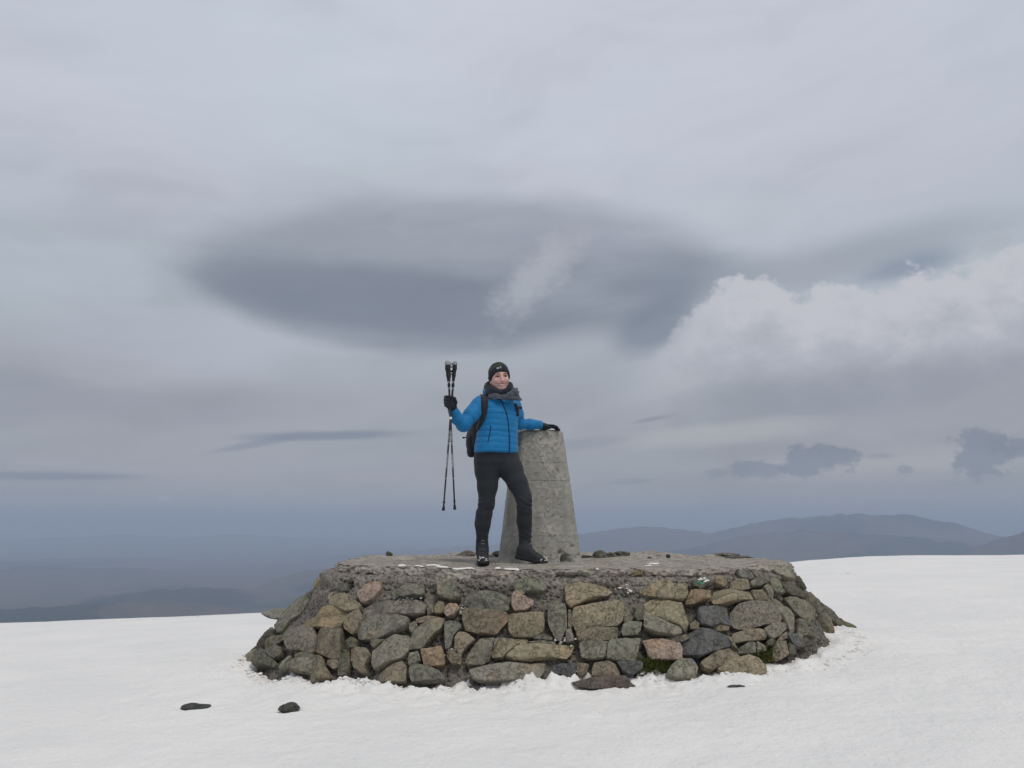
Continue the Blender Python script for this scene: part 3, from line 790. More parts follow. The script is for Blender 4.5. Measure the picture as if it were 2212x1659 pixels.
 ('C', BLUE, 'S', [(415,950),(560,870),(680,890),(830,930),(875,1030),(700,1090),(580,1140),(430,1110),(410,1040)]),
 ('C', BROWN, 'S', [(840,930),(890,960),(910,1020),(940,1080),(880,1030)]),
 ('C', BROWN, 'P', [(590,1190),(700,1110),(850,1040),(930,1050),(970,1150),(880,1190),(760,1240),(690,1275),(610,1250)]),
 ('C', TAN, 'P', [(730,1270),(850,1210),(1000,1165),(1100,1200),(1165,1270),(1180,1340),(1100,1380),(980,1415),(900,1380),(820,1320)]),
 ('C', GREY, 'P', [(240,1330),(280,1260),(360,1205),(470,1210),(530,1290),(500,1390),(380,1405),(280,1380)]),
 ('C', GREEN, 'S', [(950,1060),(1040,1005),(1108,1005),(1108,1110),(1040,1115),(960,1100)]),
 ('C', GREY, 'S', [(1116,1000),(1200,1050),(1200,1090),(1120,1105)]),
 ('C', BROWN, 'S', [(1270,1050),(1310,1000),(1410,985),(1415,1130),(1330,1180),(1270,1140)]),
 ('C', GREY, 'S', [(1285,580),(1340,575),(1440,680),(1480,780),(1500,900),(1470,930),(1420,850),(1360,740)]),
 ('C', GREY, 'L', [(1400,570),(1500,570),(1600,620),(1700,690),(1690,760),(1620,810),(1550,760),(1490,690)]),
 ('C', BLUE, 'S', [(1400,920),(1480,930),(1570,1000),(1510,1070),(1470,1020)]),
 ('C', DARK, 'S', [(1510,955),(1600,960),(1665,1015),(1540,1055)]),
 ('C', DARK, 'S', [(1505,780),(1560,785),(1620,850),(1600,940),(1520,930)]),
 ('C', DARK, 'L', [(1345,415),(1450,430),(1550,520),(1570,590),(1480,560),(1400,505)]),
 ('C', DARK, 'S', [(1420,1010),(1480,1055),(1490,1125),(1420,1120)]),
 ('C', GREY, 'S', [(1215,262),(1340,270),(1445,300),(1455,400),(1380,390),(1310,345)]),
 ('C', DARK, 'S', [(1590,870),(1660,850),(1720,900),(1680,960),(1600,940)]),
 ('C', GREY, 'S', [(1480,935),(1510,915),(1560,950),(1540,985),(1500,970)]),
 ('C', DARK, 'S', [(1560,775),(1625,820),(1640,845),(1590,850),(1560,810)]),
 ('C', BROWN, 'S', [(1340,950),(1400,905),(1405,975),(1320,990)]),
 ('C', DARK, 'S', [(1240,560),(1290,600),(1350,740),(1300,680),(1265,640)]),
 ('A', BROWN, 'S', [(830,1050),(930,1060),(930,1110),(880,1130),(830,1090)]),
 ('A', DARK, 'M', [(950,960),(1020,970),(1030,1080),(1000,1190),(930,1190),(940,1060)]),
 ('A', DARK, 'S', [(1220,880),(1290,885),(1340,880),(1240,960),(1215,930)]),
 ('A', GREY, 'S', [(1540,1000),(1620,975),(1640,1060),(1600,1080),(1530,1090)]),
 ('A', BROWN, 'S', [(1900,960),(1940,1000),(2000,1010),(1990,1090),(1900,1080),(1870,1020)]),
 ('A', GREY, 'S', [(1690,570),(1740,555),(1755,640),(1700,660)]),
 ('B', BROWN, 'S', [(1030,690),(1062,690),(1070,850),(1030,880)]),
 ('B', GREY, 'S', [(330,970),(370,955),(350,1000),(310,1060)]),
 ('B', DARK, 'S', [(1690,660),(1750,650),(1755,780),(1700,800),(1665,760)]),
 ('B', DARK, 'S', [(1920,950),(2060,955),(2160,925),(2200,960),(2120,1000),(2000,975)]),
 ('B', GREY, 'S', [(1010,880),(1060,870),(1090,990),(1010,1000)]),
 ('C', DARK, 'M', [(1210,1000),(1265,970),(1300,985),(1265,1040),(1220,1040)]),
]
STONE_MATS = {'S': MAT_STONE, 'L': MAT_STONE_L, 'P': MAT_STONE_P, 'M': MAT_STONE_M}
rs = np.random.RandomState(11)
PAINTED = None
def frame_for(n):
    up = np.array((0, 0, 1.0)); e1 = np.cross(up, n); e1 /= np.linalg.norm(e1)
    return e1, np.cross(n, e1)
def jitter(c, a=0.10):
    g = rs.normal(0, a); return tuple(max(0.02, x * (1 + g + rs.normal(0, 0.015))) for x in c) + (1.0,)
for si, (crop, colr, mk, pts) in enumerate(STONES):
    px = to_pix(crop, pts)
    cx_, cy_ = np.mean([p[0] for p in px]), np.mean([p[1] for p in px])
    C, missed = cairn_hit(cx_, cy_)
    n = cairn_n(C)
    tocam = np.array((0, 0, EYE)) - C; tocam /= np.linalg.norm(tocam)
    g = float(n @ tocam)
    if g < 0.62: n = n + tocam * (0.62 - g) * 1.1; n /= np.linalg.norm(n)
    e1, e2 = frame_for(n)
    poly = []
    for (x, y) in px:
        d = ray(x, y); tt = ((C - np.array((0, 0, EYE))) @ n) / (d @ n)
        P = np.array((0, 0, EYE)) + d * tt - C
        poly.append((P @ e1, P @ e2))
    size = math.sqrt(abs(np.ptp([p[0] for p in poly]) * np.ptp([p[1] for p in poly])))
    big = si in ()
    boulder = crop == 'C' and pts[0] in ((730,1270), (240,1330))
    proud = 0.05 if boulder else rs.uniform(-0.004, 0.016)
    V, F = stone_mesh(poly, C, e1, e2, n, min(0.18, 0.05 + size * 0.5), proud, rs, dome=2.6 if boulder else 1.0, tilt=0.03 if crop == 'D' else 0.09, M=52)
    o = mesh_obj('stone', V - C, F, STONE_MATS[mk])
    o.location = Vector(C) - Vector(PLAT.location); o.parent = PLAT
    o.color = jitter(colr)
    if crop == 'D': PAINTED = (o, C, e1, e2, n)
# stones round the flanks, just beyond what shows from the front
def flank_stones():
    for (p0, p1) in ((math.radians(-18), math.radians(38)), (math.radians(150), math.radians(196))):
        z = -0.10
        while z > -0.86:
            h = rs.uniform(0.12, 0.19); ph = p0 + rs.uniform(0, 0.05)
            while ph < p1:
                pa = cairn_pt(np.array([ph]), np.array([z - h / 2]))[0]
                w = rs.uniform(0.18, 0.36)
                cxx, cyy, aa, bb = sec(z - h / 2)
                dph = 0.002; step = np.linalg.norm(cairn_pt(np.array([ph + dph]), np.array([z - h / 2]))[0] - pa) / dph
                dphi = w / max(step, 0.5)
                C = cairn_pt(np.array([ph + dphi / 2]), np.array([z - h / 2]))[0]
                ph += dphi * 1.06
                n = cairn_n(C)
                tocam = np.array((0, 0, EYE)) - C; tocam /= np.linalg.norm(tocam)
                if n @ tocam > 0.02: continue
                e1, e2 = frame_for(n)
                ww, hh = w / 2 * 0.95, h / 2 * 0.95
                poly = [(x * ww * rs.uniform(0.8, 1.05), y * hh * rs.uniform(0.8, 1.05)) for x, y in ((-1, -1), (0, -1.02), (1, -1), (1.05, 0), (1, 1), (0.1, 1.05), (-1, 1), (-1.04, 0))]
                V, F = stone_mesh(poly, C, e1, e2, n, 0.12, rs.uniform(-0.005, 0.015), rs, M=28)
                o = mesh_obj('stone', V - C, F, MAT_STONE); o.location = Vector(C) - Vector(PLAT.location); o.parent = PLAT
                o.color = jitter([GREY, BROWN, TAN, GREEN, DARK][rs.randint(5)])
            z -= h * 1.04
flank_stones()

# ---- painted flower on one stone: white petals over green leaves
def flower_paint():
    o, C, e1, e2, n = PAINTED
    from mathutils.bvhtree import BVHTree
    me = o.data
    bvh = BVHTree.FromPolygons([v.co + Vector(C) for v in me.vertices], [list(p.vertices) for p in me.polygons])
    white = plain_mat('white_paint', (0.78, 0.78, 0.76), 0.6, 200, 0.06); green = plain_mat('green_paint', (0.06, 0.33, 0.20), 0.6, 200, 0.15)
    petals = [[(890,655),(960,630),(1010,660),(1060,700),(1000,730),(950,690)], [(820,715),(880,685),(960,710),(975,770),(930,745),(860,735)],
              [(1050,640),(1110,620),(1180,640),(1195,685),(1150,670),(1080,665)], [(1070,690),(1130,670),(1120,710),(1090,720)],
              [(1150,725),(1230,710),(1335,735),(1310,770),(1220,770),(1130,790)], [(1075,835),(1090,780),(1180,775),(1235,805),(1160,825)]]
    leaves = [[(750,815),(830,790),(900,820),(1000,830),(940,850),(830,840)], [(960,870),(1000,810),(1040,860),(1140,895),(1040,915),(960,910)]]
    for nm, polys, mt in (('painted_petal', petals, white), ('painted_leaf', leaves, green)):
        for pl in polys:
            q = np.array(to_pix('D', pl)); c = q.mean(0)
            rings = [c + (q - c) * s_ for s_ in (1.0, 0.5)] + [c[None]]
            V = []
            for ring in rings:
                for (x, y) in ring:
                    d = Vector(ray(x, y)).normalized(); h = bvh.ray_cast(Vector((0, 0, EYE)), d)
                    P = np.array(h[0]) if h[0] else C
                    V.append(P + n * 0.0035 - C)
            k = len(q); F = [(i, (i + 1) % k, k + (i + 1) % k, k + i) for i in range(k)] + [(k + i, k + (i + 1) % k, 2 * k) for i in range(k)]
            mesh_obj(nm, V, F, mt, o)
    tag(o, label='dark stone painted with a white flower on green leaves')
flower_paint()

# ================================================================== the concrete pillar
def pillar_material():
    m, t = new_mat('old_concrete')
    p = t.node('ShaderNodeTexCoord').outputs['Object']
    px, py, pz = t.xyz(p)
    n1 = t.noise(p, 3.5, 5, 0.55); n2 = t.noise(p, 26.0, 5, 0.65); n3 = t.noise(p, 90.0, 4, 0.6)
    st = t.noise(t.cxyz(t.mul(px, 9.0), t.mul(py, 9.0), t.mul(pz, 1.1)), 1.0, 4, 0.6)
    c = t.mix(t.ss(n1, 0.34, 0.66), (0.262, 0.254, 0.226), (0.322, 0.312, 0.278))
    c = t.mix(1.0, c, t.ramp(n2, [(0.28, 0.78), (0.5, 1.0), (0.74, 1.16)]), 'MULTIPLY')
    c = t.mix(1.0, c, t.ramp(st, [(0.30, 0.80), (0.5, 1.0), (0.7, 1.12)]), 'MULTIPLY')
    # spalled band up the right of the face: pale aggregate, dark pits
    band = t.add(t.ss(t.m('ABSOLUTE', t.sub(t.add(px, t.mul(pz, 0.05)), 0.13)), 0.16, 0.02), t.ss(pz, 0.7, 1.1, 0.0, 0.45))
    sp = t.mul(t.ss(t.add(t.noise(p, 11.0, 5, 0.68), t.mul(band, 0.10)), 0.58, 0.68), 1.0)
    c = t.mix(t.mul(sp, 0.42), c, (0.48, 0.45, 0.385))
    pit = t.mul(t.ss(t.noise(p, 40.0, 4, 0.7), 0.60, 0.68), t.ss(t.add(n2, t.mul(band, 0.08)), 0.46, 0.56))
    c = t.mix(t.mul(pit, 0.65), c, (0.075, 0.070, 0.06))
    # shutter-board lines
    ln = 0
    w = t.m('ABSOLUTE', t.sub(t.m('FRACT', t.add(t.div(pz, 0.155), t.mul(n1, 0.05))), 0.5))
    line = t.mul(t.ss(w, 0.030, 0.0), t.ss(t.noise(p, 5.0, 3, 0.6), 0.42, 0.6))
    c = t.mix(t.mul(line, 0.3), c, (0.07, 0.07, 0.06))
    t.put(t.b.inputs['Base Color'], c)
    t.b.inputs['Roughness'].default_value = 0.9; t.b.inputs['Specular IOR Level'].default_value = 0.2
    h = t.add(t.add(t.mul(n2, 0.8), t.mul(n3, 0.25)), t.add(t.mul(sp, 0.7), t.add(t.mul(pit, -0.9), t.mul(line, -0.5))))
    bump(t, h, 0.8, 0.010)
    return m
PIL_C = np.array((0.232, 6.87, 0.0)); PIL_H = 1.140
def build_pillar():
    root = empty('trig_pillar', PIL_C)
    tag(root, 'grey tapered concrete survey pillar with chamfered edges the woman leans against', 'survey pillar')
    M, nv = 320, 230
    def outline(hw, ch):
        pts = []
        for (sx, sy) in ((1, -1), (1, 1), (-1, 1), (-1, -1)):
            a = (sx * hw, sy * (hw - ch)); b = (sx * (hw - ch), sy * hw)
            if sx * sy < 0: pts += [b, a] if sy < 0 and sx > 0 else [b, a]
            else: pts += [a, b]
        return np.array(pts)
    rows = []
    zs = np.concatenate([[-0.08], np.linspace(-0.02, PIL_H - 0.036, nv - 26), PIL_H - 0.036 + 0.036 * np.sin(np.linspace(0.1, 1, 14) * math.pi / 2), np.full(11, PIL_H)])
    for j, z in enumerate(zs):
        t_ = np.clip(z / PIL_H, 0, 1)
        hw = 0.340 * (1 - t_) + 0.206 * t_
        ch = 0.075 * (1 - t_) + 0.055 * t_
        if z > PIL_H - 0.036: hw -= 0.028 * (1 - math.sqrt(max(0, 1 - ((z - (PIL_H - 0.036)) / 0.036) ** 2)))
        if j >= len(zs) - 11: s_ = (len(zs) - 1 - j) / 11.0; hw *= s_; ch *= s_
        q = outline(max(hw, 1e-4), ch)
        # order as a ring and soften
        ang = np.arctan2(q[:, 1], q[:, 0]); q = q[np.argsort(ang)]
        nx = np.roll(q, -1, 0); q = np.stack([q * 0.965 + nx * 0.035, q * 0.035 + nx * 0.965], 1).reshape(-1, 2)
        L = np.concatenate([[0], np.cumsum(np.linalg.norm(np.roll(q, -1, 0) - q, axis=1))]); qq = np.vstack([q, q[:1]])
        s = np.linspace(0, L[-1], M, endpoint=False)
        rows.append(np.column_stack([np.interp(s, L, qq[:, 0]), np.interp(s, L, qq[:, 1]), np.full(M, z)]))
    V = np.stack(rows, 1)                                           # M x nz x 3
    rad = V * np.array((1, 1, 0)); rad /= np.linalg.norm(rad, axis=-1, keepdims=True) + 1e-6
    d = 0.006 * fbm(V, 3.0, 4, 0.55, 41) + 0.006 * fbm(V, 14, 3, 0.6, 42)
    rough = fbm(V, 7.0, 4, 0.6, 43)
    d = d - 0.010 * sstep(rough, 0.18, 0.42) * sstep(V[..., 0], -0.1, 0.12) - 0.006 * sstep(rough, 0.3, 0.5)
    # broken-out hollow low on the right of the face
    for (hx, hz, r_, dep) in ((0.185, 0.045, 0.034, 0.070), (0.150, 0.095, 0.018, 0.035), (0.215, 0.015, 0.03, 0.05), (0.255, 0.14, 0.015, 0.02)):
        front = V[..., 1] < -0.1
        rr = ((V[..., 0] - hx) ** 2 + (V[..., 2] - hz) ** 2) / r_ ** 2 * (1 + 0.9 * fbm(V, 28, 3, 0.6, 46))
        d = d - dep * np.exp(-rr ** 1.5) * front * (1 + 0.5 * fbm(V, 40, 2, 0.5, 44))
    fade = np.ones(V.shape[1]); fade[-11:] = 0.0
    V = V + rad * (d * fade)[..., None]
    V[..., 2] += np.where(zs >= PIL_H - 0.001, 0.006, 0)[None] * fbm(V, 9, 3, 0.5, 45)
    # slight spread where it was bedded in
    foot = np.exp(-np.clip(V[..., 2], 0, 1) / 0.025) * 0.03
    V = V + rad * foot[..., None]
    ca, sa = math.cos(math.radians(4)), math.sin(math.radians(4))
    W = V.copy(); W[..., 0] = V[..., 0] * ca - V[..., 1] * sa; W[..., 1] = V[..., 0] * sa + V[..., 1] * ca
    F = grid_faces(M, V.shape[1], True)
    mesh_obj('pillar_shaft', W.reshape(-1, 3), F, pillar_material(), root)
    return root
PILLAR = build_pillar()

# ================================================================== loose rocks
def ico(sub):
    import bmesh
    bm = bmesh.new(); bmesh.ops.create_icosphere(bm, subdivisions=sub, radius=1.0)
    V = np.array([v.co[:] for v in bm.verts]); F = np.array([[v.index for v in f.verts] for f in bm.faces]); bm.free()
    return V, F
ICO3, ICO4, ICO2 = ico(3), ico(5), ico(2)
def rock_shape(sz, seed, rough=0.28, flat=0.0, base=ICO4):
    V, F = base; V = V.copy()
    g = np.random.RandomState(int(seed * 10) + 3)
    for _ in range(9):                                              # chop facets
        nrm = g.normal(size=3); nrm /= np.linalg.norm(nrm); h = g.uniform(0.55, 0.85)
        dd = V @ nrm - h; V = V - np.outer(np.maximum(dd, 0) * 0.9, nrm)
    V = V * (1 + rough * fbm(V, 1.1, 4, 0.5, seed)[:, None] + 0.05 * fbm(V, 5, 3, 0.6, seed + 1)[:, None])
    return V * np.array(sz), F
def loose_rock(name, px, py, Y, sz, color, seed, label, rot=0.0, sink=0.3, mat=None, parent=None, z=None, tiltx=0.0, cat='rock', group=None, rough=0.28):
    p = at(px, py, Y)
    V, F = rock_shape(sz, seed, rough)
    R = np.array(Euler((tiltx, 0, rot)).to_matrix())
    o = mesh_obj(name, V @ R.T, F, mat or MAT_STONE)
    zz = snow_height(np.array([[p[0]]]), np.array([[p[1]]]))[0, 0] if z is None else z
    o.location = (p[0], p[1], zz + sz[2] * (1 - 2 * sink))
    o.color = tuple(color) + (1,)
    if parent: set_parent(o, parent)
    else: tag(o, label, cat, group)
    return o
def ground_at(px, py):
    """where a picture point meets the snow"""
    d = ray(px, py); ts = np.linspace(2.5, 20, 1800); P = np.array((0, 0, EYE)) + d * ts[:, None]
    z = snow_height(P[:, 0], P[:, 1]); i = np.argmax(P[:, 2] < z); return P[i]
LOOSE = [
        (422, 1526, (0.095, 0.05, 0.035), (0.085, 0.085, 0.085), 3.1, 0.25, 0.40, 'flat dark rock barely breaking the snow, leftmost of the loose rocks'),
        (624, 1536, (0.066, 0.045, 0.042), (0.085, 0.090, 0.083), 6.4, 0.3, 0.16, 'dark humped rock standing out of the snow left of the platform'),
        (1303, 1480, (0.24, 0.07, 0.050), (0.145, 0.120, 0.105), 8.3, 0.02, 0.42, 'long low brown rock in the snow before the middle of the platform'),
        (1030, 1488, (0.075, 0.035, 0.018), (0.10, 0.10, 0.10), 9.9, -0.3, 0.40, 'thin grey rock sliver in the broken snow below the platform'),
        (1590, 1484, (0.060, 0.022, 0.012), (0.095, 0.095, 0.10), 12.4, 0.05, 0.42, 'thin dark rock sliver in snow below the corner boulder')]
_spots = [ground_at(r_[0], r_[1]) for r_ in LOOSE]
for r_, g_ in zip(LOOSE[:2], _spots[:2]): ROCK_PITS.append((g_[0], g_[1], r_[2][0] * 1.15))
build_snow()
for (px, py, sz, col, seed, rot, sink, lab), g_ in zip(LOOSE, _spots):
    loose_rock('rock', px, py, g_[1], sz, col, seed, lab, rot, sink)
# slab sticking out on the far left of the wall, rocks heaped behind the pillar and along the back edge
def wall_slab():
    C = at(612, 1328, 6.95)
    V, F = rock_shape((0.20, 0.15, 0.055), 15.2, 0.15)
    o = mesh_obj('stone', V, F, MAT_STONE); o.location = C; o.color = (0.30, 0.285, 0.25, 1); set_parent(o, PLAT)
wall_slab()
for i, (px, Y, sz, col, rot) in enumerate([
        (1295, 7.75, (0.10, 0.10, 0.075), (0.15, 0.14, 0.11), 0.3), (1268, 7.7, (0.08, 0.09, 0.045), (0.10, 0.10, 0.07), 0.9), (1322, 7.9, (0.08, 0.08, 0.05), (0.17, 0.15, 0.12), 0.1),
        (1345, 8.0, (0.12, 0.10, 0.035), (0.16, 0.15, 0.125), 0.4), (1443, 7.6, (0.030, 0.03, 0.032), (0.05, 0.05, 0.05), 0.2), (1402, 7.2, (0.028, 0.03, 0.018), (0.06, 0.06, 0.06), 0.5),
        (1565, 7.9, (0.20, 0.14, 0.028), (0.22, 0.20, 0.17), -0.1), (1600, 7.7, (0.18, 0.14, 0.025), (0.15, 0.14, 0.12), -0.2), (840, 8.1, (0.05, 0.06, 0.045), (0.17, 0.16, 0.14), 0.0),
        (1005, 7.9, (0.13, 0.10, 0.055), (0.18, 0.16, 0.13), 0.1), (1078, 7.6, (0.09, 0.08, 0.05), (0.11, 0.11, 0.10), 0.5), (1062, 7.5, (0.05, 0.06, 0.03), (0.30, 0.29, 0.28), 0.2)]):
    p = at(px, 1195, Y)
    sz = tuple(v_ * 0.8 for v_ in sz)
    V, F = rock_shape(sz, 20.3 + i * 1.7, 0.3)
    R = np.array(Euler((0, 0, rot)).to_matrix())
    o = mesh_obj('stone', V @ R.T, F, MAT_STONE_M if i in (0, 1) else MAT_STONE)
    z = cap_height(np.array([p[0]]), np.array([p[1]]))[0]
    o.location = (p[0], p[1], z + sz[2] * 0.35); o.color = tuple(col) + (1,)
    set_parent(o, PLAT)
# rubble apron sloping into the snow on the right
for i, (px, py, Y, sz, col, rot, mt) in enumerate([
        (1748, 1322, 7.2, (0.30, 0.24, 0.15), (0.16, 0.15, 0.115), -0.6, 'L'), (1785, 1352, 7.3, (0.34, 0.22, 0.13), (0.15, 0.14, 0.085), -0.5, 'M'),
        (1808, 1366, 7.3, (0.24, 0.17, 0.085), (0.13, 0.12, 0.08), -0.45, 'M'), (1730, 1300, 7.5, (0.22, 0.2, 0.14), (0.15, 0.14, 0.11), 0.2, 'L'),
        (1722, 1372, 6.85, (0.2, 0.18, 0.17), (0.085, 0.085, 0.08), 0.3, 'S'), (1803, 1343, 7.9, (0.12, 0.09, 0.05), (0.13, 0.12, 0.10), 0.2, 'S')]):
    p = at(px, py, Y); V, F = rock_shape(sz, 50.1 + i * 2.3, 0.35)
    R = np.array(Euler((0, 0.5 if i < 3 else 0.2, rot * 0.4)).to_matrix())
    o = mesh_obj('stone', V @ R.T, F, STONE_MATS[mt]); o.location = p; o.color = tuple(col) + (1,); set_parent(o, PLAT)

# ================================================================== snow scraps, moss, litter
def scatter_clods():
    g = np.random.RandomState(5); VV, FF, off = [], [], 0
    def clod(p, s):
        nonlocal off
        V, F = ICO2 if s < 0.008 else ICO3
        V = V * (1 + 0.75 * fbm(V + g.uniform(0, 50), 1.3, 3, 0.6)[:, None]) * s * g.uniform(0.6, 1.3, 3) * np.array((1.25, 1.25, 0.75))
        VV.append(V + p); FF.append(F + off); off += len(V)
    ph = g.uniform(math.radians(180), math.radians(360), 1300)
    pts = np.array([cairn_pt(np.array([a_]), np.array([-0.74]), abs(g.normal(0, 0.055)))[0] for a_ in ph])
    pts = pts[(pts[:, 0] < 1.9) | (g.rand(len(pts)) > 0.6)][:620]
    zs = snow_height(pts[:, 0], pts[:, 1])
    for p, z in zip(pts, zs):
        clod(np.array((p[0], p[1], z - 0.001)), min(abs(g.normal(0, 0.007)) + 0.003, 0.02))
    # snow caught in the joints of the wall
    for (x, y, w, k) in [(800, 1355, 26, 26), (880, 1285, 20, 14), (1000, 1315, 14, 10), (980, 1405, 14, 26), (1250, 1460, 20, 24), (985, 1355, 8, 8), (1395, 1455, 18, 18),
                         (1345, 1390, 14, 8), (1360, 1262, 20, 12), (1480, 1250, 24, 12), (855, 1352, 20, 10), (1540, 1243, 22, 6), (1215, 1378, 18, 8), (1640, 1310, 14, 4), (1130, 1395, 20, 6)]:
        for _ in range(k * 4):
            h, miss = cairn_hit(x + g.normal(0, w * 0.6), y + g.normal(0, 6))
            if not miss: clod(h + cairn_n(h) * g.uniform(-0.075, -0.02), g.uniform(0.003, 0.011))
    # crumbs along the brow of the snowfield
    for (x, y) in [(305, 1336), (298, 1337), (428, 1331), (585, 1325), (1830, 1199), (1700, 1213)]:
        p = at(x, y, 15.0); z = snow_height(np.array([[p[0]]]), np.array([[p[1]]]))[0, 0]; clod(np.array((p[0], p[1], z)), 0.03)
    o = mesh_obj('snow_clods', np.vstack(VV), np.vstack(FF), MAT_SNOW)
    tag(o, 'loose granular snow clods heaped against the stones', kind='stuff')
scatter_clods()
def cap_snow():
    """thin snow patches lying on the concrete"""
    for i, (px, py, a, b) in enumerate([(868, 1220, 0.028, 0.035), (905, 1221, 0.035, 0.022), (938, 1219, 0.05, 0.035), (955, 1221, 0.05, 0.03), (1000, 1226, 0.075, 0.022), (1412, 1213, 0.05, 0.08), (1400, 1217, 0.032, 0.022),
                                        (1105, 1226, 0.05, 0.014), (1290, 1225, 0.012, 0.012), (1076, 1223, 0.018, 0.016)]):
        d = ray(px, py); tt = (0.018 - EYE) / d[2]; p = np.array((0, 0, EYE)) + d * tt
        M = 30; an = np.linspace(0, 2 * math.pi, M, endpoint=False)
        rr = 1 + 0.9 * fbm(np.column_stack([np.cos(an), np.sin(an), np.full(M, i * 3.0)]), 1.7, 4, 0.65)
        ring = [np.column_stack([p[0] + a * s_ * rr * np.cos(an), p[1] + b * s_ * rr * np.sin(an)]) for s_ in (1.0, 0.85, 0.5)]
        V = []
        for k_, r2 in enumerate(ring):
            z = cap_height(r2[:, 0], r2[:, 1]) + (-0.006, 0.0015, 0.003)[k_]
            V.append(np.column_stack([r2, z]))
        V = np.vstack(V + [[[p[0], p[1], cap_height(p[:1], p[1:2])[0] + 0.004]]])
        F = [(r_ * M + j, r_ * M + (j + 1) % M, (r_ + 1) * M + (j + 1) % M, (r_ + 1) * M + j) for r_ in range(2) for j in range(M)] + [(2 * M + j, 2 * M + (j + 1) % M, 3 * M) for j in range(M)]
        o = mesh_obj('snow_patch', V, F, MAT_SNOW)
        tag(o, kind='stuff')
cap_snow()
def build_moss():
    m = plain_mat('moss', (0.085, 0.10, 0.026), 0.95, 60, 0.45, 0.8, 0.01, 0.1)
    g = np.random.RandomState(9)
    for lab, spots in (('green moss tuft at the foot of the wall beside the porous boulder', [(1410, 1432, 24), (1425, 1440, 26), (1395, 1440, 16), (1445, 1430, 14)]),
                       ('green moss tuft under the right end of the wall', [(1665, 1412, 16), (1648, 1418, 14), (1680, 1405, 12)])):
        VV, FF, off = [], [], 0
        for (x, y, w) in spots:
            for _ in range(260):
                h, miss = cairn_hit(x + g.normal(0, w * 0.45), y + g.normal(0, 7))
                n = cairn_n(h); b = h + n * g.uniform(-0.03, 0.012)
                dr = n * 0.6 + np.array((0, 0, 0.6)) + g.normal(0, 0.5, 3); dr /= np.linalg.norm(dr)
                sdv = np.cross(dr, g.normal(size=3)); sdv /= np.linalg.norm(sdv)
                L = g.uniform(0.012, 0.034); w_ = g.uniform(0.002, 0.0045)
                VV.append(np.array([b - sdv * w_, b + sdv * w_, b + dr * L + sdv * w_ * 0.4, b + dr * L - sdv * w_ * 0.4])); FF.append([off, off + 1, off + 2, off + 3]); off += 4
        o = mesh_obj('moss', np.vstack(VV), np.array(FF), m); tag(o, lab, kind='stuff')
build_moss()
def build_litter():
    m = plain_mat('purple_plastic', (0.06, 0.05, 0.42), 0.35, 60, 0.2)
    p, _ = cairn_hit(1489, 1435); n = cairn_n(p)
    g = np.random.RandomState(2); V, F = ICO3
    V = V * np.array((0.030, 0.016, 0.014)) * (1 + 0.5 * fbm(V, 1.8, 2, 0.5, 3)[:, None])
    o = mesh_obj('wrapper', V, F, m, smooth=False); o.location = p + n * 0.045
    tag(o, 'small crumpled purple wrapper wedged beside the porous boulder', 'litter')
build_litter()

# ================================================================== implicit-surface toolkit
def nets(f, axes):
    """surface nets over a rectilinear grid: one closed quad mesh of f = 0"""
    xs, ys, zs = [np.asarray(a, dtype=np.float32) for a in axes]
    nx, ny, nz = len(xs), len(ys), len(zs)
    D = np.empty((nx, ny, nz), dtype=np.float32)
    X, Y = np.meshgrid(xs, ys, indexing='ij'); base = np.stack([X.ravel(), Y.ravel(), np.zeros(nx * ny, np.float32)], -1)
    for k in range(0, nz, 24):
        zk = zs[k:k + 24]; P = np.repeat(base[None], len(zk), 0).copy(); P[..., 2] = zk[:, None]
        D[:, :, k:k + 24] = f(P.reshape(-1, 3)).reshape(len(zk), nx, ny).transpose(1, 2, 0)
    S = D < 0
    c = S[:-1, :-1, :-1].astype(np.int8)
    tot = sum(S[a:nx - 1 + a, b:ny - 1 + b, e:nz - 1 + e].astype(np.int8) for a in (0, 1) for b in (0, 1) for e in (0, 1))
    act = (tot > 0) & (tot < 8); I, J, K = np.where(act)
    idx = -np.ones(act.shape, dtype=np.int64); idx[act] = np.arange(len(I))
    acc = np.zeros((len(I), 3)); cnt = np.zeros(len(I))
    ax = (xs, ys, zs)
    def corner(a, b, e): return np.stack([xs[I + a], ys[J + b], zs[K + e]], -1), D[I + a, J + b, K + e]
    for d in range(3):
        o1, o2 = [q for q in range(3) if q != d]
        for p in (0, 1):
            for q in (0, 1):
                c0 = [0, 0, 0]; c0[o1] = p; c0[o2] = q; c1 = list(c0); c1[d] = 1
                P0, d0 = corner(*c0); P1, d1 = corner(*c1)
                m = (d0 < 0) != (d1 < 0); t_ = d0 / (d0 - d1 + 1e-12)
                pt = P0 + (P1 - P0) * t_[:, None]
                acc[m] += pt[m]; cnt[m] += 1
    V = acc / cnt[:, None]
    F = []
    for d in range(3):
        o1, o2 = [(1, 2), (2, 0), (0, 1)][d]
        sl0 = [slice(None)] * 3; sl1 = [slice(None)] * 3; sl0[d] = slice(0, -1); sl1[d] = slice(1, None)
        a, b = S[tuple(sl0)], S[tuple(sl1)]
        E = np.array(np.where(a != b)).T
        E = E[(E[:, o1] > 0) & (E[:, o2] > 0) & (E[:, o1] < act.shape[o1]) & (E[:, o2] < act.shape[o2])]
        inside0 = a[E[:, 0], E[:, 1], E[:, 2]]
        def cell(s1, s2):
            q = E.copy(); q[:, o1] += s1; q[:, o2] += s2; return idx[q[:, 0], q[:, 1], q[:, 2]]
        quad = np.stack([cell(-1, -1), cell(0, -1), cell(0, 0), cell(-1, 0)], -1)
        quad[~inside0] = quad[~inside0][:, ::-1]
        F.append(quad)
    F = np.vstack(F); F = F[(F >= 0).all(1)]
    return V, F
def box_axes(lo, hi, h): return [np.arange(a, b + h, h) for a, b in zip(lo, hi)]
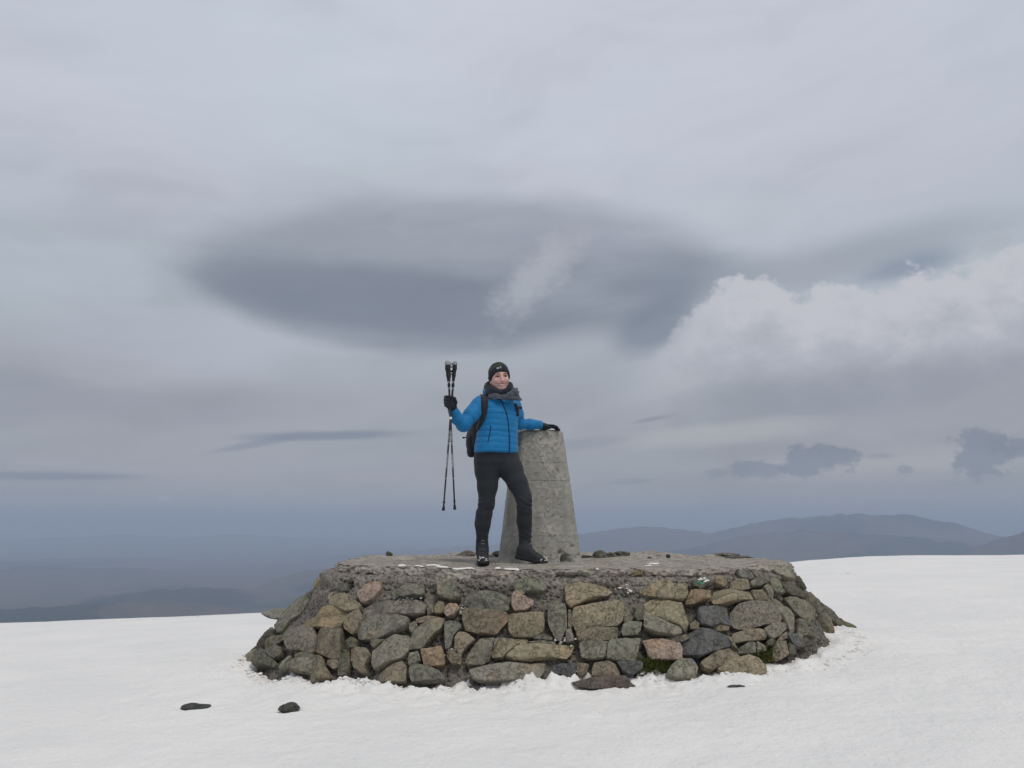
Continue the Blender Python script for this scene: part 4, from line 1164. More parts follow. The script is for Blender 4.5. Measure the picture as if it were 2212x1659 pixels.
def smin(a, b, k):
    h = np.clip(0.5 + 0.5 * (b - a) / k, 0, 1); return b + (a - b) * h - k * h * (1 - h)
def smax(a, b, k): return -smin(-a, -b, k)
def cap_(P, a, b, ra, rb):
    a, b = np.asarray(a, np.float32), np.asarray(b, np.float32); ab = b - a
    t_ = np.clip(((P - a) @ ab) / (ab @ ab), 0, 1)
    return np.linalg.norm(P - a - t_[:, None] * ab, axis=1) - (ra + (rb - ra) * t_)
def chain(P, pts, rad, k=0.02):
    d = None
    for i in range(len(pts) - 1):
        e = cap_(P, pts[i], pts[i + 1], rad[i], rad[i + 1]); d = e if d is None else smin(d, e, k)
    return d
def ell_(P, c, r):
    q = P - np.asarray(c, np.float32); r = np.asarray(r, np.float32)
    k0 = np.linalg.norm(q / r, axis=1); k1 = np.linalg.norm(q / r ** 2, axis=1) + 1e-9
    return k0 * (k0 - 1) / k1
def rbox(P, c, h, r, yaw=0.0):
    q = P - np.asarray(c, np.float32); cs, sn = math.cos(yaw), math.sin(yaw)
    q = np.stack([q[:, 0] * cs + q[:, 1] * sn, -q[:, 0] * sn + q[:, 1] * cs, q[:, 2]], -1)
    d = np.abs(q) - (np.asarray(h, np.float32) - r)
    return np.linalg.norm(np.maximum(d, 0), axis=1) + np.minimum(d.max(1), 0) - r
def loft_(P, secs, yaw):
    """stack of ellipses: (z, cx, cy, rx, ry), rising z"""
    s = np.array(secs); z = P[:, 2]
    cx, cy, rx, ry = [np.interp(z, s[:, 0], s[:, i]) for i in (1, 2, 3, 4)]
    cs, sn = math.cos(yaw), math.sin(yaw)
    dx, dy = P[:, 0] - cx, P[:, 1] - cy
    u, v = dx * cs + dy * sn, -dx * sn + dy * cs
    k = (np.abs(u / rx) ** 2.25 + np.abs(v / ry) ** 2.25) ** (1 / 2.25)
    d = (k - 1) * np.minimum(rx, ry)
    return smax(d, np.maximum(s[0, 0] - z, z - s[-1, 0]), 0.02)
def grad(f, P, e=0.002):
    g = np.stack([f(P + np.array(v, np.float32) * e) - f(P - np.array(v, np.float32) * e) for v in ((1, 0, 0), (0, 1, 0), (0, 0, 1))], -1)
    return g / (np.linalg.norm(g, axis=1, keepdims=True) + 1e-9)
def ray_hit(f, px, py, t0=4.5, t1=8.0):
    d = ray(px, py); ts = np.linspace(t0, t1, 1400); P = (np.array((0, 0, EYE)) + d * ts[:, None]).astype(np.float32)
    v = f(P); i = np.where(v < 0)[0]
    i = i[0] if len(i) else int(np.argmin(v))
    n = grad(f, P[i:i + 1])[0]
    return P[i].astype(float), n.astype(float)
def tube(pts, rad, seg=10, closed=False):
    pts = np.asarray(pts, float); n = len(pts); rad = np.full(n, rad) if np.isscalar(rad) else np.asarray(rad)
    T = np.gradient(pts, axis=0); T /= np.linalg.norm(T, axis=1, keepdims=True) + 1e-12
    a = np.array((0.0, 0.0, 1.0)) if abs(T[0, 2]) < 0.9 else np.array((1.0, 0, 0))
    u = np.cross(T[0], a); u /= np.linalg.norm(u); V = []
    for i in range(n):
        u = u - T[i] * (u @ T[i]); u /= np.linalg.norm(u); w = np.cross(T[i], u)
        an = np.linspace(0, 2 * math.pi, seg, endpoint=False)
        V.append(pts[i] + rad[i] * (np.outer(np.cos(an), u) + np.outer(np.sin(an), w)))
    V = np.array(V).reshape(-1, 3)
    F = [(i * seg + j, i * seg + (j + 1) % seg, (i + 1) * seg + (j + 1) % seg, (i + 1) * seg + j) for i in range(n - 1) for j in range(seg)]
    F.append(tuple(range(seg))[::-1]); F.append(tuple(range((n - 1) * seg, n * seg)))
    return V, F
def smooth_path(pts, n):
    pts = np.asarray(pts, float); k = len(pts); t_ = np.linspace(0, k - 1, n); out = []
    for s in t_:
        i = min(int(s), k - 2); f = s - i
        p0, p1, p2, p3 = pts[max(i - 1, 0)], pts[i], pts[i + 1], pts[min(i + 2, k - 1)]
        out.append(0.5 * ((2 * p1) + (-p0 + p2) * f + (2 * p0 - 5 * p1 + 4 * p2 - p3) * f ** 2 + (-p0 + 3 * p1 - 3 * p2 + p3) * f ** 3))
    return np.array(out)
def ribbon(pts, nrm, width, thick):
    """flat strap lying along pts with outward normals nrm"""
    pts, nrm = np.asarray(pts, float), np.asarray(nrm, float); n = len(pts)
    T = np.gradient(pts, axis=0); T /= np.linalg.norm(T, axis=1, keepdims=True)
    B = np.cross(T, nrm); B /= np.linalg.norm(B, axis=1, keepdims=True); N = np.cross(B, T)
    w = np.full(n, width) if np.isscalar(width) else np.asarray(width)
    cs = [(-0.5, 0.1), (-0.42, 1.0), (0.0, 1.12), (0.42, 1.0), (0.5, 0.1), (0.42, -0.4), (-0.42, -0.4)]
    V = np.array([[pts[i] + B[i] * (a * w[i]) + N[i] * (b * thick) for a, b in cs] for i in range(n)]).reshape(-1, 3); s = len(cs)
    F = [(i * s + j, (i + 1) * s + j, (i + 1) * s + (j + 1) % s, i * s + (j + 1) % s) for i in range(n - 1) for j in range(s)]
    F.append(tuple(range(s))); F.append(tuple(range((n - 1) * s, n * s))[::-1])
    return V, F
def PXE(u, v): return ((1650 + u / 3.687) * 0.553, (1380 + v / 3.687) * 0.553)
def PXG(u, v): return ((1750 + u / 3.318) * 0.553, (1750 + v / 3.318) * 0.553)
def E(u, v, Y): return at(*PXE(u, v), Y)
def G(u, v, Y): return at(*PXG(u, v), Y)

# ================================================================== fabrics and skin
def fabric(name, color, rough=0.75, weave=900.0, var=0.2, bs=0.25, sheen=0.15, wr=0.0):
    m, t = new_mat(name)
    p = t.node('ShaderNodeTexCoord').outputs['Object']
    n = t.noise(p, weave * 0.25, 3, 0.6); n2 = t.noise(p, 14.0, 4, 0.55)
    c = t.mix(n2, [x * (1 - var) for x in color], [x * (1 + var) for x in color])
    t.put(t.b.inputs['Base Color'], c)
    t.b.inputs['Roughness'].default_value = rough; t.b.inputs['Specular IOR Level'].default_value = 0.3
    t.b.inputs['Sheen Weight'].default_value = sheen
    h = t.mul(n, 0.4)
    if wr: h = t.add(h, t.mul(t.noise(p, 28.0, 4, 0.6, 0.6), wr))
    bump(t, h, bs, 0.006)
    return m
MAT_JACKET = fabric('blue_shell_nylon', (0.004, 0.165, 0.395), 0.62, 900, 0.10, 0.5, 0.1, 1.0)
MAT_TROUSER = fabric('charcoal_softshell', (0.019, 0.023, 0.028), 0.85, 900, 0.15, 0.5, 0.1, 1.0)
MAT_BLACK = fabric('black_fleece', (0.014, 0.017, 0.024), 0.9, 500, 0.2, 0.5, 0.1, 0.5)
MAT_GAITER = fabric('navy_fleece', (0.017, 0.022, 0.034), 0.95, 500, 0.2, 0.5, 0.1, 0.8)
MAT_SCARF = fabric('grey_wool', (0.072, 0.080, 0.100), 0.95, 300, 0.3, 0.6, 0.15, 1.0)
MAT_PACK = fabric('black_pack_nylon', (0.015, 0.018, 0.024), 0.65, 600, 0.2, 0.4, 0.1, 0.6)
MAT_BOOT = fabric('black_nubuck', (0.028, 0.031, 0.037), 0.75, 300, 0.25, 0.5, 0.0, 0.5)
MAT_RUBBER = plain_mat('black_rubber', (0.016, 0.016, 0.018), 0.6, 150, 0.3)
MAT_ZIP = plain_mat('navy_zip', (0.008, 0.020, 0.060), 0.6, 200, 0.2)
MAT_WHITE = plain_mat('white_print', (0.72, 0.72, 0.72), 0.5, 200, 0.05)
MAT_SILVER = plain_mat('grey_cork_plastic', (0.28, 0.29, 0.30), 0.45, 150, 0.15)
MAT_SHAFT = plain_mat('black_anodised_tube', (0.020, 0.022, 0.026), 0.35, 200, 0.2, 0.1, 0.001, 0.5)
MAT_HAIR = plain_mat('brown_hair', (0.12, 0.075, 0.045), 0.6, 300, 0.3)
MAT_TEETH = plain_mat('teeth', (0.80, 0.77, 0.72), 0.35, 300, 0.04)
MAT_LIP = plain_mat('lips', (0.36, 0.13, 0.125), 0.5, 300, 0.1)
MAT_MOUTH = plain_mat('mouth_inside', (0.10, 0.03, 0.03), 0.7, 100, 0.1)
MAT_BROW = plain_mat('eyebrow', (0.075, 0.042, 0.032), 0.8, 600, 0.3)
MAT_EYEW = plain_mat('eye_white', (0.55, 0.52, 0.50), 0.25, 100, 0.03)
MAT_IRIS = plain_mat('iris', (0.03, 0.035, 0.04), 0.2, 400, 0.3)
def beanie_material():
    m, t = new_mat('camo_beanie')
    p = t.node('ShaderNodeTexCoord').outputs['Object']
    n = t.noise(p, 24.0, 3, 0.55, 0.8); n2 = t.noise(p, 300.0, 2, 0.5)
    t.put(t.b.inputs['Base Color'], t.ramp(n, [(0.40, (0.018, 0.022, 0.018)), (0.5, (0.045, 0.055, 0.042)), (0.6, (0.022, 0.026, 0.024)), (0.68, (0.08, 0.085, 0.065))]))
    t.b.inputs['Roughness'].default_value = 0.9; bump(t, n2, 0.4, 0.003)
    return m
def skin_material():
    m, t = new_mat('skin')
    p = t.node('ShaderNodeTexCoord').outputs['Object']
    n = t.noise(p, 30.0, 4, 0.55)
    c = t.mix(n, (0.60, 0.345, 0.295), (0.68, 0.42, 0.36))
    t.put(t.b.inputs['Base Color'], c)
    t.b.inputs['Roughness'].default_value = 0.5; t.b.inputs['Specular IOR Level'].default_value = 0.35
    t.b.inputs['Subsurface Weight'].default_value = 0.15
    t.b.inputs['Subsurface Radius'].default_value = (0.012, 0.005, 0.003); t.b.inputs['Subsurface Scale'].default_value = 0.5
    bump(t, t.noise(p, 400.0, 3, 0.5), 0.1, 0.001)
    return m
MAT_BEANIE, MAT_SKIN = beanie_material(), skin_material()

# ================================================================== the person
PER = empty('person', (-0.10, 6.40, 0.012))
tag(PER, 'person in blue quilted jacket and dark trousers raising two poles, arm resting on the pillar', 'person')
PERL = np.array(PER.location)
def part(name, V, F, mat, parent=None, smooth=True):
    return mesh_obj(name, np.asarray(V) - PERL, F, mat, parent or PER, smooth)
YAW = math.radians(28); FACE = np.array((math.sin(YAW), -math.cos(YAW), 0.0)); LEFT = np.array((math.cos(YAW), math.sin(YAW), 0.0))
M_E = 1.0 / (3.687 * 465.0)                                         # metres for one unit of the upper study frame
def torso_secs(grow=0.0):
    out = []
    for (v, u, hw, ry) in [(1442, 1060, 300, 0.138), (1400, 1060, 306, 0.142), (1300, 1066, 297, 0.138), (1150, 1082, 284, 0.130), (1000, 1096, 274, 0.134), (860, 1100, 280, 0.135),
                           (760, 1096, 268, 0.122), (690, 1092, 240, 0.104), (640, 1090, 190, 0.085), (600, 1090, 130, 0.066), (570, 1090, 90, 0.055)]:
        c = E(u, v, 6.41); w = hw * M_E
        rx = math.sqrt(max(w * w - (ry * math.sin(YAW)) ** 2, 0.004)) / math.cos(YAW)
        out.append((c[2], c[0], c[1], rx + grow, ry + grow))
    return sorted(out)
TORSO = torso_secs(); TORSO_IN = torso_secs(-0.022)
SH_R, EL_R, WR_R = E(832, 722, 6.34), E(592, 1030, 6.235), E(432, 800, 6.135)
SH_L, EL_L, WR_L = E(1318, 745, 6.50), E(1385, 1018, 6.585), E(1700, 1032, 6.665)
ARM_R = ([SH_R, E(705, 888, 6.28), EL_R, E(490, 930, 6.18), WR_R], [0.066, 0.060, 0.055, 0.048, 0.040])
ARM_L = ([SH_L, E(1360, 880, 6.55), EL_L, E(1550, 1022, 6.625), WR_L], [0.062, 0.054, 0.046, 0.041, 0.036])
def jacket_f(P):
    d = loft_(P, TORSO, YAW)
    ra = chain(P, *ARM_R, k=0.03); la = chain(P, *ARM_L, k=0.03)
    d = smin(d, ra, 0.035); d = smin(d, la, 0.03)
    col = chain(P, [E(905, 560, 6.40), E(960, 600, 6.33), E(1040, 640, 6.29)], [0.022, 0.020, 0.014], 0.01)
    d = smin(d, col, 0.012)
    d = np.maximum(d, -(P - WR_R.astype(np.float32)) @ ((EL_R - WR_R) / np.linalg.norm(EL_R - WR_R)).astype(np.float32) - 0.012)   # cuffs end flat
    d = np.maximum(d, -(P - WR_L.astype(np.float32)) @ ((EL_L - WR_L) / np.linalg.norm(EL_L - WR_L)).astype(np.float32) - 0.008)
    return np.maximum(d, E(1060, 1438, 6.4)[2] - P[:, 2])
def arm_coord(P, pts):
    best = np.full(len(P), 1e9); s = np.zeros(len(P)); acc = 0.0
    for a, b in zip(pts[:-1], pts[1:]):
        ab = b - a; L = np.linalg.norm(ab); t_ = np.clip(((P - a) @ ab) / (L * L), 0, 1); d = np.linalg.norm(P - a - t_[:, None] * ab, axis=1)
        m = d < best; best[m] = d[m]; s[m] = acc + t_[m] * L; acc += L
    return s, best
def build_jacket():
    V, F = nets(jacket_f, box_axes((-0.66, 6.02, 0.80), (0.34, 6.78, 1.56), 0.0058))
    N = grad(jacket_f, V.astype(np.float32))
    td = loft_(V.astype(np.float32), TORSO, YAW); ra = chain(V.astype(np.float32), *ARM_R, k=0.03); la = chain(V.astype(np.float32), *ARM_L, k=0.03)
    sR, _ = arm_coord(V, ARM_R[0]); sL, _ = arm_coord(V, ARM_L[0])
    z = V[:, 2] + 0.06 * (V[:, 0] + 0.1) * 0.5 + 0.006 * fbm(V, 6, 2, 0.5, 61)
    def quilt(c, sp, off=0.0, depth=0.0042, sg=0.0050):
        q = (c + off) / sp; fr = np.abs(q - np.round(q)) * sp
        return -depth * np.exp(-(fr / sg) ** 2) + 0.0022 * np.sin(np.clip(fr / sp, 0, 0.5) * math.pi)
    wt = (td < np.minimum(ra, la) - 0.002)
    qt, qr, ql = quilt(z, 0.0475, 0.012), quilt(sR + 0.006 * fbm(V, 8, 2, 0.5, 62), 0.062, depth=0.0028), quilt(sL, 0.062, depth=0.0028)
    d = np.where(wt, qt, np.where(ra < la, qr, ql))
    blend = sstep(np.abs(td - np.minimum(ra, la)), 0.0, 0.02); d = d * (0.35 + 0.65 * blend) * (0.75 + 0.9 * fbm(V, 5, 3, 0.6, 66))
    d = d + 0.006 * fbm(V, 9, 4, 0.6, 63) + 0.006 * np.abs(fbm(V * np.array((1, 1, 2.2)), 15, 3, 0.6, 64))
    # creases gathering at the inside of the raised elbow
    de = np.exp(-np.linalg.norm(V - EL_R, axis=1) ** 2 / 0.11 ** 2); d = d - de * 0.007 * np.abs(np.sin(sR * 150 + 4 * fbm(V, 9, 2, 0.5, 65)))
    o = part('jacket', V + N * d[:, None], F, MAT_JACKET)
    # front zip and pocket zips sunk in the shell
    def seam(name, path, r, par, mat):
        pts = []
        for (u, v) in smooth_path(np.array([(a, b, 0) for a, b in path]), 26)[:, :2]:
            p, n = ray_hit(jacket_f, *PXE(u, v)); pts.append(p + n * 0.003)
        Vt, Ft = tube(pts, r, 8); part(name, Vt, Ft, mat, par)
        return pts
    zp = seam('front_zip', [(1128, 675), (1165, 760), (1212, 880), (1238, 1050), (1250, 1250), (1252, 1432)], 0.0052, o, MAT_ZIP)
    seam('pocket_zip', [(985, 1045), (975, 1130), (962, 1205), (945, 1282)], 0.0042, o, MAT_ZIP)
    Vt, Ft = tube([zp[-1] + np.array((0, -0.006, 0.004)), zp[-1] + np.array((-0.004, -0.010, -0.028))], 0.0032, 6); part('zip_pull', Vt, Ft, MAT_SILVER, o)
    return o
JACKET = build_jacket()

LEG_R = ([G(520, 130, 6.42), G(515, 300, 6.405), G(512, 500, 6.395), G(500, 720, 6.39), G(468, 860, 6.40), G(449, 980, 6.41), G(440, 1230, 6.42)], [0.110, 0.102, 0.081, 0.063, 0.062, 0.061, 0.047])
LEG_L = ([G(752, 130, 6.45), G(815, 280, 6.41), G(900, 450, 6.37), G(1004, 690, 6.325), G(1002, 800, 6.335), G(997, 940, 6.35), G(998, 1200, 6.37)], [0.110, 0.098, 0.081, 0.068, 0.065, 0.063, 0.049])
def trouser_f(P):
    hip = [(G(0, 300, 6.42)[2], G(620, 300, 6.42)[0], 6.43, 0.155, 0.11), (G(0, 200, 6.42)[2], G(620, 200, 6.42)[0], 6.43, 0.182, 0.135), (G(0, 60, 6.42)[2], G(620, 60, 6.42)[0], 6.42, 0.172, 0.132), (G(0, -60, 6.42)[2], G(622, 0, 6.42)[0], 6.415, 0.155, 0.12)]
    d = loft_(P, hip, YAW * 0.8)
    d = smin(d, chain(P, *LEG_R, k=0.03), 0.03); d = smin(d, chain(P, *LEG_L, k=0.03), 0.022)
    return d
def build_trousers():
    V, F = nets(trouser_f, box_axes((-0.36, 6.12, 0.10), (0.16, 6.62, 0.94), 0.006))
    N = grad(trouser_f, V.astype(np.float32))
    d = 0.005 * fbm(V * np.array((1, 1, 0.7)), 9, 3, 0.55, 71)
    for (pts, zz) in ((LEG_R, [720, 1150, 780]), (LEG_L, [700, 1120, 760])):
        for v in zz:
            c = G(pts[0][0][0], v, 6.35)[2]
            near = np.linalg.norm(V[:, :2] - np.array([np.interp(c, [p[2] for p in pts[0]][::-1], [p[k] for p in pts[0]][::-1]) for k in (0, 1)]), axis=1) < 0.11
            w = np.exp(-((V[:, 2] - c) / 0.045) ** 2) * near
            d = d + w * 0.0018 * np.sin(V[:, 2] * 150 + 60 * (V[:, 0] - c * 0) * (1 if v % 3 else -1) + 9 * fbm(V, 7, 2, 0.5, v * 0.01))
    part('trousers', V + N * d[:, None], F, MAT_TROUSER)
build_trousers()

# ---- boots
def build_boot(ankle, heel, toe, lift, shaft_pts, seed):
    """ankle/heel/toe world points at sole level (heel may be lifted)"""
    ax = toe - heel; L = np.linalg.norm(ax); ax = ax / L; side = np.cross(ax, (0, 0, 1.0)); side /= np.linalg.norm(side); up = np.cross(side, ax)
    def f(P):
        q = P - heel.astype(np.float32); x, y, z = q @ ax.astype(np.float32), q @ side.astype(np.float32), q @ up.astype(np.float32)
        w = np.interp(x / L, [0, 0.15, 0.4, 0.7, 0.9, 1.0], [0.030, 0.035, 0.034, 0.045, 0.040, 0.024])
        h = np.interp(x / L, [0, 0.2, 0.42, 0.6, 0.8, 1.0], [0.080, 0.095, 0.098, 0.070, 0.054, 0.040])
        foot = smax(smax(np.abs(y) - w, np.abs(x - L / 2) - L / 2 + 0.004, 0.03), smax(z - h, -z + 0.0, 0.012), 0.03)
        d = smin(foot, chain(P, shaft_pts, [0.050, 0.048, 0.050], 0.02), 0.03)
        return d
    lo = np.minimum(np.minimum(heel, toe), np.min(shaft_pts, 0)) - 0.09; hi = np.maximum(np.maximum(heel, toe), np.max(shaft_pts, 0)) + 0.09
    V, F = nets(f, box_axes(lo, hi, 0.0055)); N = grad(f, V.astype(np.float32))
    V = V + N * (0.003 * fbm(V, 18, 3, 0.6, seed) + 0.003 * np.abs(fbm(V, 30, 2, 0.5, seed + 1)))[:, None]
    o = part('boot', V, F, MAT_BOOT)
    # cleated sole
    n = 40; top, bot = [], []
    xs = np.linspace(0, 1, n); w = np.interp(xs, [0, 0.03, 0.15, 0.4, 0.7, 0.9, 0.97, 1.0], [0.012, 0.03, 0.040, 0.039, 0.052, 0.046, 0.032, 0.012])
    ringl = [heel + ax * (L * (a * 1.04 - 0.02)) + side * b for a, b in zip(xs, w)] + [heel + ax * (L * (a * 1.04 - 0.02)) - side * b for a, b in zip(xs[::-1], w[::-1])]
    ringl = np.array(ringl); m_ = len(ringl); cle = (np.arange(m_) // 2 % 2) * 0.005
    A = ringl + up * 0.020; B = ringl * 1.0 + up * 0.003; Cc = ringl - np.outer(0.012 - cle, up)
    Vs = np.vstack([A, B, Cc]); Fs = [(r_ * m_ + j, r_ * m_ + (j + 1) % m_, (r_ + 1) * m_ + (j + 1) % m_, (r_ + 1) * m_ + j) for r_ in (0, 1) for j in range(m_)]
    Fs += [(j, j + 1, m_ - 2 - j, m_ - 1 - j)[::-1] for j in range(n - 1)] + [(2 * m_ + j, 2 * m_ + j + 1, 2 * m_ + m_ - 2 - j, 2 * m_ + m_ - 1 - j) for j in range(n - 1)]
    part('sole', Vs, Fs, MAT_RUBBER, o)
    # laces over the instep
    for i in range(4):
        s0 = heel + ax * (L * (0.50 - 0.05 * i)) + up * (0.100 + 0.026 * i)
        pts = []
        for j in np.linspace(-1, 1, 9):
            p = s0 + side * (0.026 * j) + ax * 0.05
            for _ in range(8):                             # settle onto the leather
                pf = p[None].astype(np.float32); p = p - grad(f, pf)[0].astype(float) * (float(f(pf)[0]) - 0.002)
            pts.append(p)
        Vt, Ft = tube(pts, 0.0022, 6); part('lace', Vt, Ft, MAT_SILVER if i > 1 else MAT_RUBBER, o)
    # snow crusted on the toe cap
    gg = np.random.RandomState(int(seed)); VVs, FFs, of_ = [], [], 0
    for _ in range(16):
        V2, F2 = ICO2; c_ = heel + ax * (L * gg.uniform(0.86, 1.0)) + side * gg.normal(0, 0.022) + up * gg.uniform(0.012, 0.05)
        dd = f(c_[None].astype(np.float32))[0]; nn = grad(f, c_[None].astype(np.float32))[0]; c_ = c_ - nn * (dd - 0.001)
        VVs.append(V2 * gg.uniform(0.003, 0.008, 3) + c_); FFs.append(F2 + of_); of_ += len(V2)
    sn = part('toe_snow', np.vstack(VVs), np.vstack(FFs), MAT_SNOW, o); sn['kind'] = 'stuff'
    Vt, Ft = tube(smooth_path([s0 + side * 0.02 + ax * 0.035, s0 + side * 0.045 + ax * 0.03 + up * 0.012, s0 + side * 0.052 + ax * 0.02 - up * 0.03], 12), 0.0024, 6)
    part('lace', Vt, Ft, MAT_RUBBER, o)
    return o
GZ = 0.024
sole_R = G(452, 1500, 6.30); toe_R = np.array((sole_R[0] + 0.006, 6.215, GZ)); heel_R = np.array((sole_R[0] - 0.010, 6.475, GZ))
build_boot(None, heel_R, toe_R, 0, np.array([G(442, 1215, 6.42), G(444, 1300, 6.42), heel_R + np.array((0, -0.06, 0.07))]), 3.0)
t_, h_ = G(1272, 1490, 6.27), G(885, 1440, 6.37)
toe_L = np.array((t_[0], 6.265, GZ - 0.004)); heel_L = np.array((h_[0], 6.385, GZ + 0.042))
build_boot(None, heel_L, toe_L, 0, np.array([G(998, 1190, 6.37), G(1000, 1280, 6.37), heel_L + np.array((0.06, -0.015, 0.055))]), 7.0)

# ---- gloves
FIST = E(408, 700, 6.095)
def glove_fist_f(P):
    Q = (P - FIST.astype(np.float32))
    d = ell_(Q, (0.004, 0.020, -0.004), (0.040, 0.022, 0.052))
    for i, z in enumerate((0.036, 0.013, -0.010, -0.031)):
        s = (0.98, 1.06, 1.0, 0.88)[i]
        fg = chain(Q, [(-0.030, 0.020, z), (-0.043 * s, -0.004, z + 0.002), (-0.026 * s, -0.031, z), (0.008 * s, -0.033, z - 0.002), (0.022 * s, -0.016, z - 0.003)], [0.0125, 0.0128, 0.012, 0.0115, 0.0105], 0.004)
        d = smin(d, fg, 0.005)
    th = chain(Q, [(0.030, 0.020, -0.028), (0.040, -0.006, -0.004), (0.032, -0.028, 0.022), (0.008, -0.046, 0.034)], [0.017, 0.0145, 0.013, 0.0115], 0.006)
    d = smin(d, th, 0.006)
    w = (WR_R - FIST); w = w / np.linalg.norm(w)
    cuff = cap_(Q, (0.006, 0.018, -0.035), tuple(WR_R - FIST + w * 0.02), 0.034, 0.036)
    return smin(d, cuff, 0.018)
def glove_flat_pts():
    w = WR_L; z0 = PIL_H + 0.002
    pc = np.array((E(1775, 1040, 6.70)[0], 6.705, z0 + 0.022))
    return w, pc, z0
def glove_flat_f(P):
    w, pc, z0 = glove_flat_pts()
    d = ell_(P, pc + np.array((0.0, 0, 0.004)), (0.056, 0.046, 0.026))
    d = smin(d, cap_(P, w + (w - EL_L) / np.linalg.norm(w - EL_L) * -0.02, pc + np.array((-0.025, 0, 0.006)), 0.036, 0.031), 0.025)
    for i, (y, L) in enumerate(((-0.032, 0.072), (-0.011, 0.084), (0.011, 0.078), (0.031, 0.060))):
        b = pc + np.array((0.036, y, 0.010)); k1 = b + np.array((0.028, y * 0.12, -0.002)); k2 = b + np.array((0.028 + L * 0.40, y * 0.25, -0.012)); k3 = b + np.array((0.026 + L * 0.66, y * 0.3, -0.034))
        d = smin(d, chain(P, [b, k1, k2, k3], [0.0130, 0.0125, 0.0118, 0.0105], 0.004), 0.005)
    d = smin(d, chain(P, [pc + np.array((-0.030, -0.030, 0.0)), pc + np.array((0.0, -0.060, -0.004)), pc + np.array((0.030, -0.070, -0.010))], [0.016, 0.014, 0.0115], 0.006), 0.008)
    return d
for f_, lo, hi in ((glove_fist_f, FIST - 0.12, FIST + np.array((0.12, 0.12, 0.09))), (glove_flat_f, WR_L - np.array((0.08, 0.10, 0.10)), WR_L + np.array((0.24, 0.14, 0.10)))):
    V, F = nets(f_, box_axes(lo, hi, 0.003)); N = grad(f_, V.astype(np.float32), 0.001)
    part('glove', V + N * (0.0015 * fbm(V, 40, 3, 0.6, 5))[:, None], F, MAT_BLACK)

# ---- head
HC = E(1106, 336, 6.37)
HR = np.array((Euler((0, 0, math.radians(15))).to_matrix() @ Euler((math.radians(8), 0, 0)).to_matrix() @ Euler((0, math.radians(-6), 0)).to_matrix()))
def h2w(q): return np.asarray(q, float) @ HR.T + HC
def head_local(Q):
    d = ell_(Q, (0, 0.012, 0.028), (0.077, 0.092, 0.082))
    d = smin(d, ell_(Q, (0, -0.024, -0.028), (0.068, 0.066, 0.082)), 0.03)
    d = smin(d, ell_(Q, (0, -0.064, -0.099), (0.021, 0.022, 0.019)), 0.028)
    for s in (-1, 1):
        d = smin(d, ell_(Q, (s * 0.041, -0.063, -0.032), (0.026, 0.022, 0.021)), 0.016)          # smiling cheeks
        d = smin(d, cap_(Q, (s * 0.060, 0.01, -0.045), (s * 0.017, -0.062, -0.097), 0.019, 0.015), 0.03)   # jaw
        d = smin(d, cap_(Q, (s * 0.044, -0.074, 0.020), (s * 0.012, -0.088, 0.016), 0.008, 0.008), 0.012)   # brow
        d = smax(d, -ell_(Q, (s * 0.034, -0.102, 0.001), (0.017, 0.019, 0.010)), 0.010)            # eye socket
        d = smin(d, ell_(Q, (s * 0.072, 0.012, -0.030), (0.010, 0.018, 0.030)), 0.006)             # ear
        d = smin(d, ell_(Q, (s * 0.012, -0.096, -0.040), (0.008, 0.009, 0.007)), 0.006)
    d = smin(d, cap_(Q, (0, -0.088, 0.006), (0, -0.106, -0.034), 0.0075, 0.0115), 0.012)           # nose
    d = smax(d, -ell_(Q, (0, -0.100, -0.072), (0.031, 0.014, 0.0085)), 0.004)                      # open smile
    return d
def face_y(x, z):
    ys = np.linspace(-0.14, 0.0, 500); Q = np.stack([np.full(500, x), ys, np.full(500, z)], -1).astype(np.float32)
    v = head_local(Q); i = np.argmax(v < 0); return ys[i]
HRf, HCf = HR.astype(np.float32), HC.astype(np.float32)
NECK = E(1092, 640, 6.43)
HAND_L = glove_flat_pts()[1]
def body_f(P):
    d = head_local((P - HCf) @ HRf)
    d = smin(d, cap_(P, h2w((0, 0.02, -0.05)), NECK, 0.054, 0.056), 0.03)
    d = smin(d, loft_(P, TORSO_IN, YAW), 0.02)
    for pts, rad in (ARM_R, ARM_L): d = smin(d, chain(P, pts, [r_ - 0.018 for r_ in rad], 0.02), 0.02)
    d = smin(d, cap_(P, WR_R, FIST + np.array((0.0, 0.018, 0.0)), 0.022, 0.014), 0.01)
    d = smin(d, cap_(P, WR_L, HAND_L, 0.020, 0.012), 0.01)
    for pts, rad in (LEG_R, LEG_L): d = smin(d, chain(P, pts, [r_ - 0.036 for r_ in rad], 0.01), 0.02)
    for a, h_, t2 in ((G(442, 1215, 6.42), heel_R, toe_R), (G(998, 1190, 6.37), heel_L, toe_L)):
        ank = h_ * 0.72 + t2 * 0.28 + np.array((0, 0, 0.05))
        d = smin(d, chain(P, [a, ank, h_ * 0.25 + t2 * 0.75 + np.array((0, 0, 0.028))], [0.034, 0.03, 0.018], 0.02), 0.02)
    return d
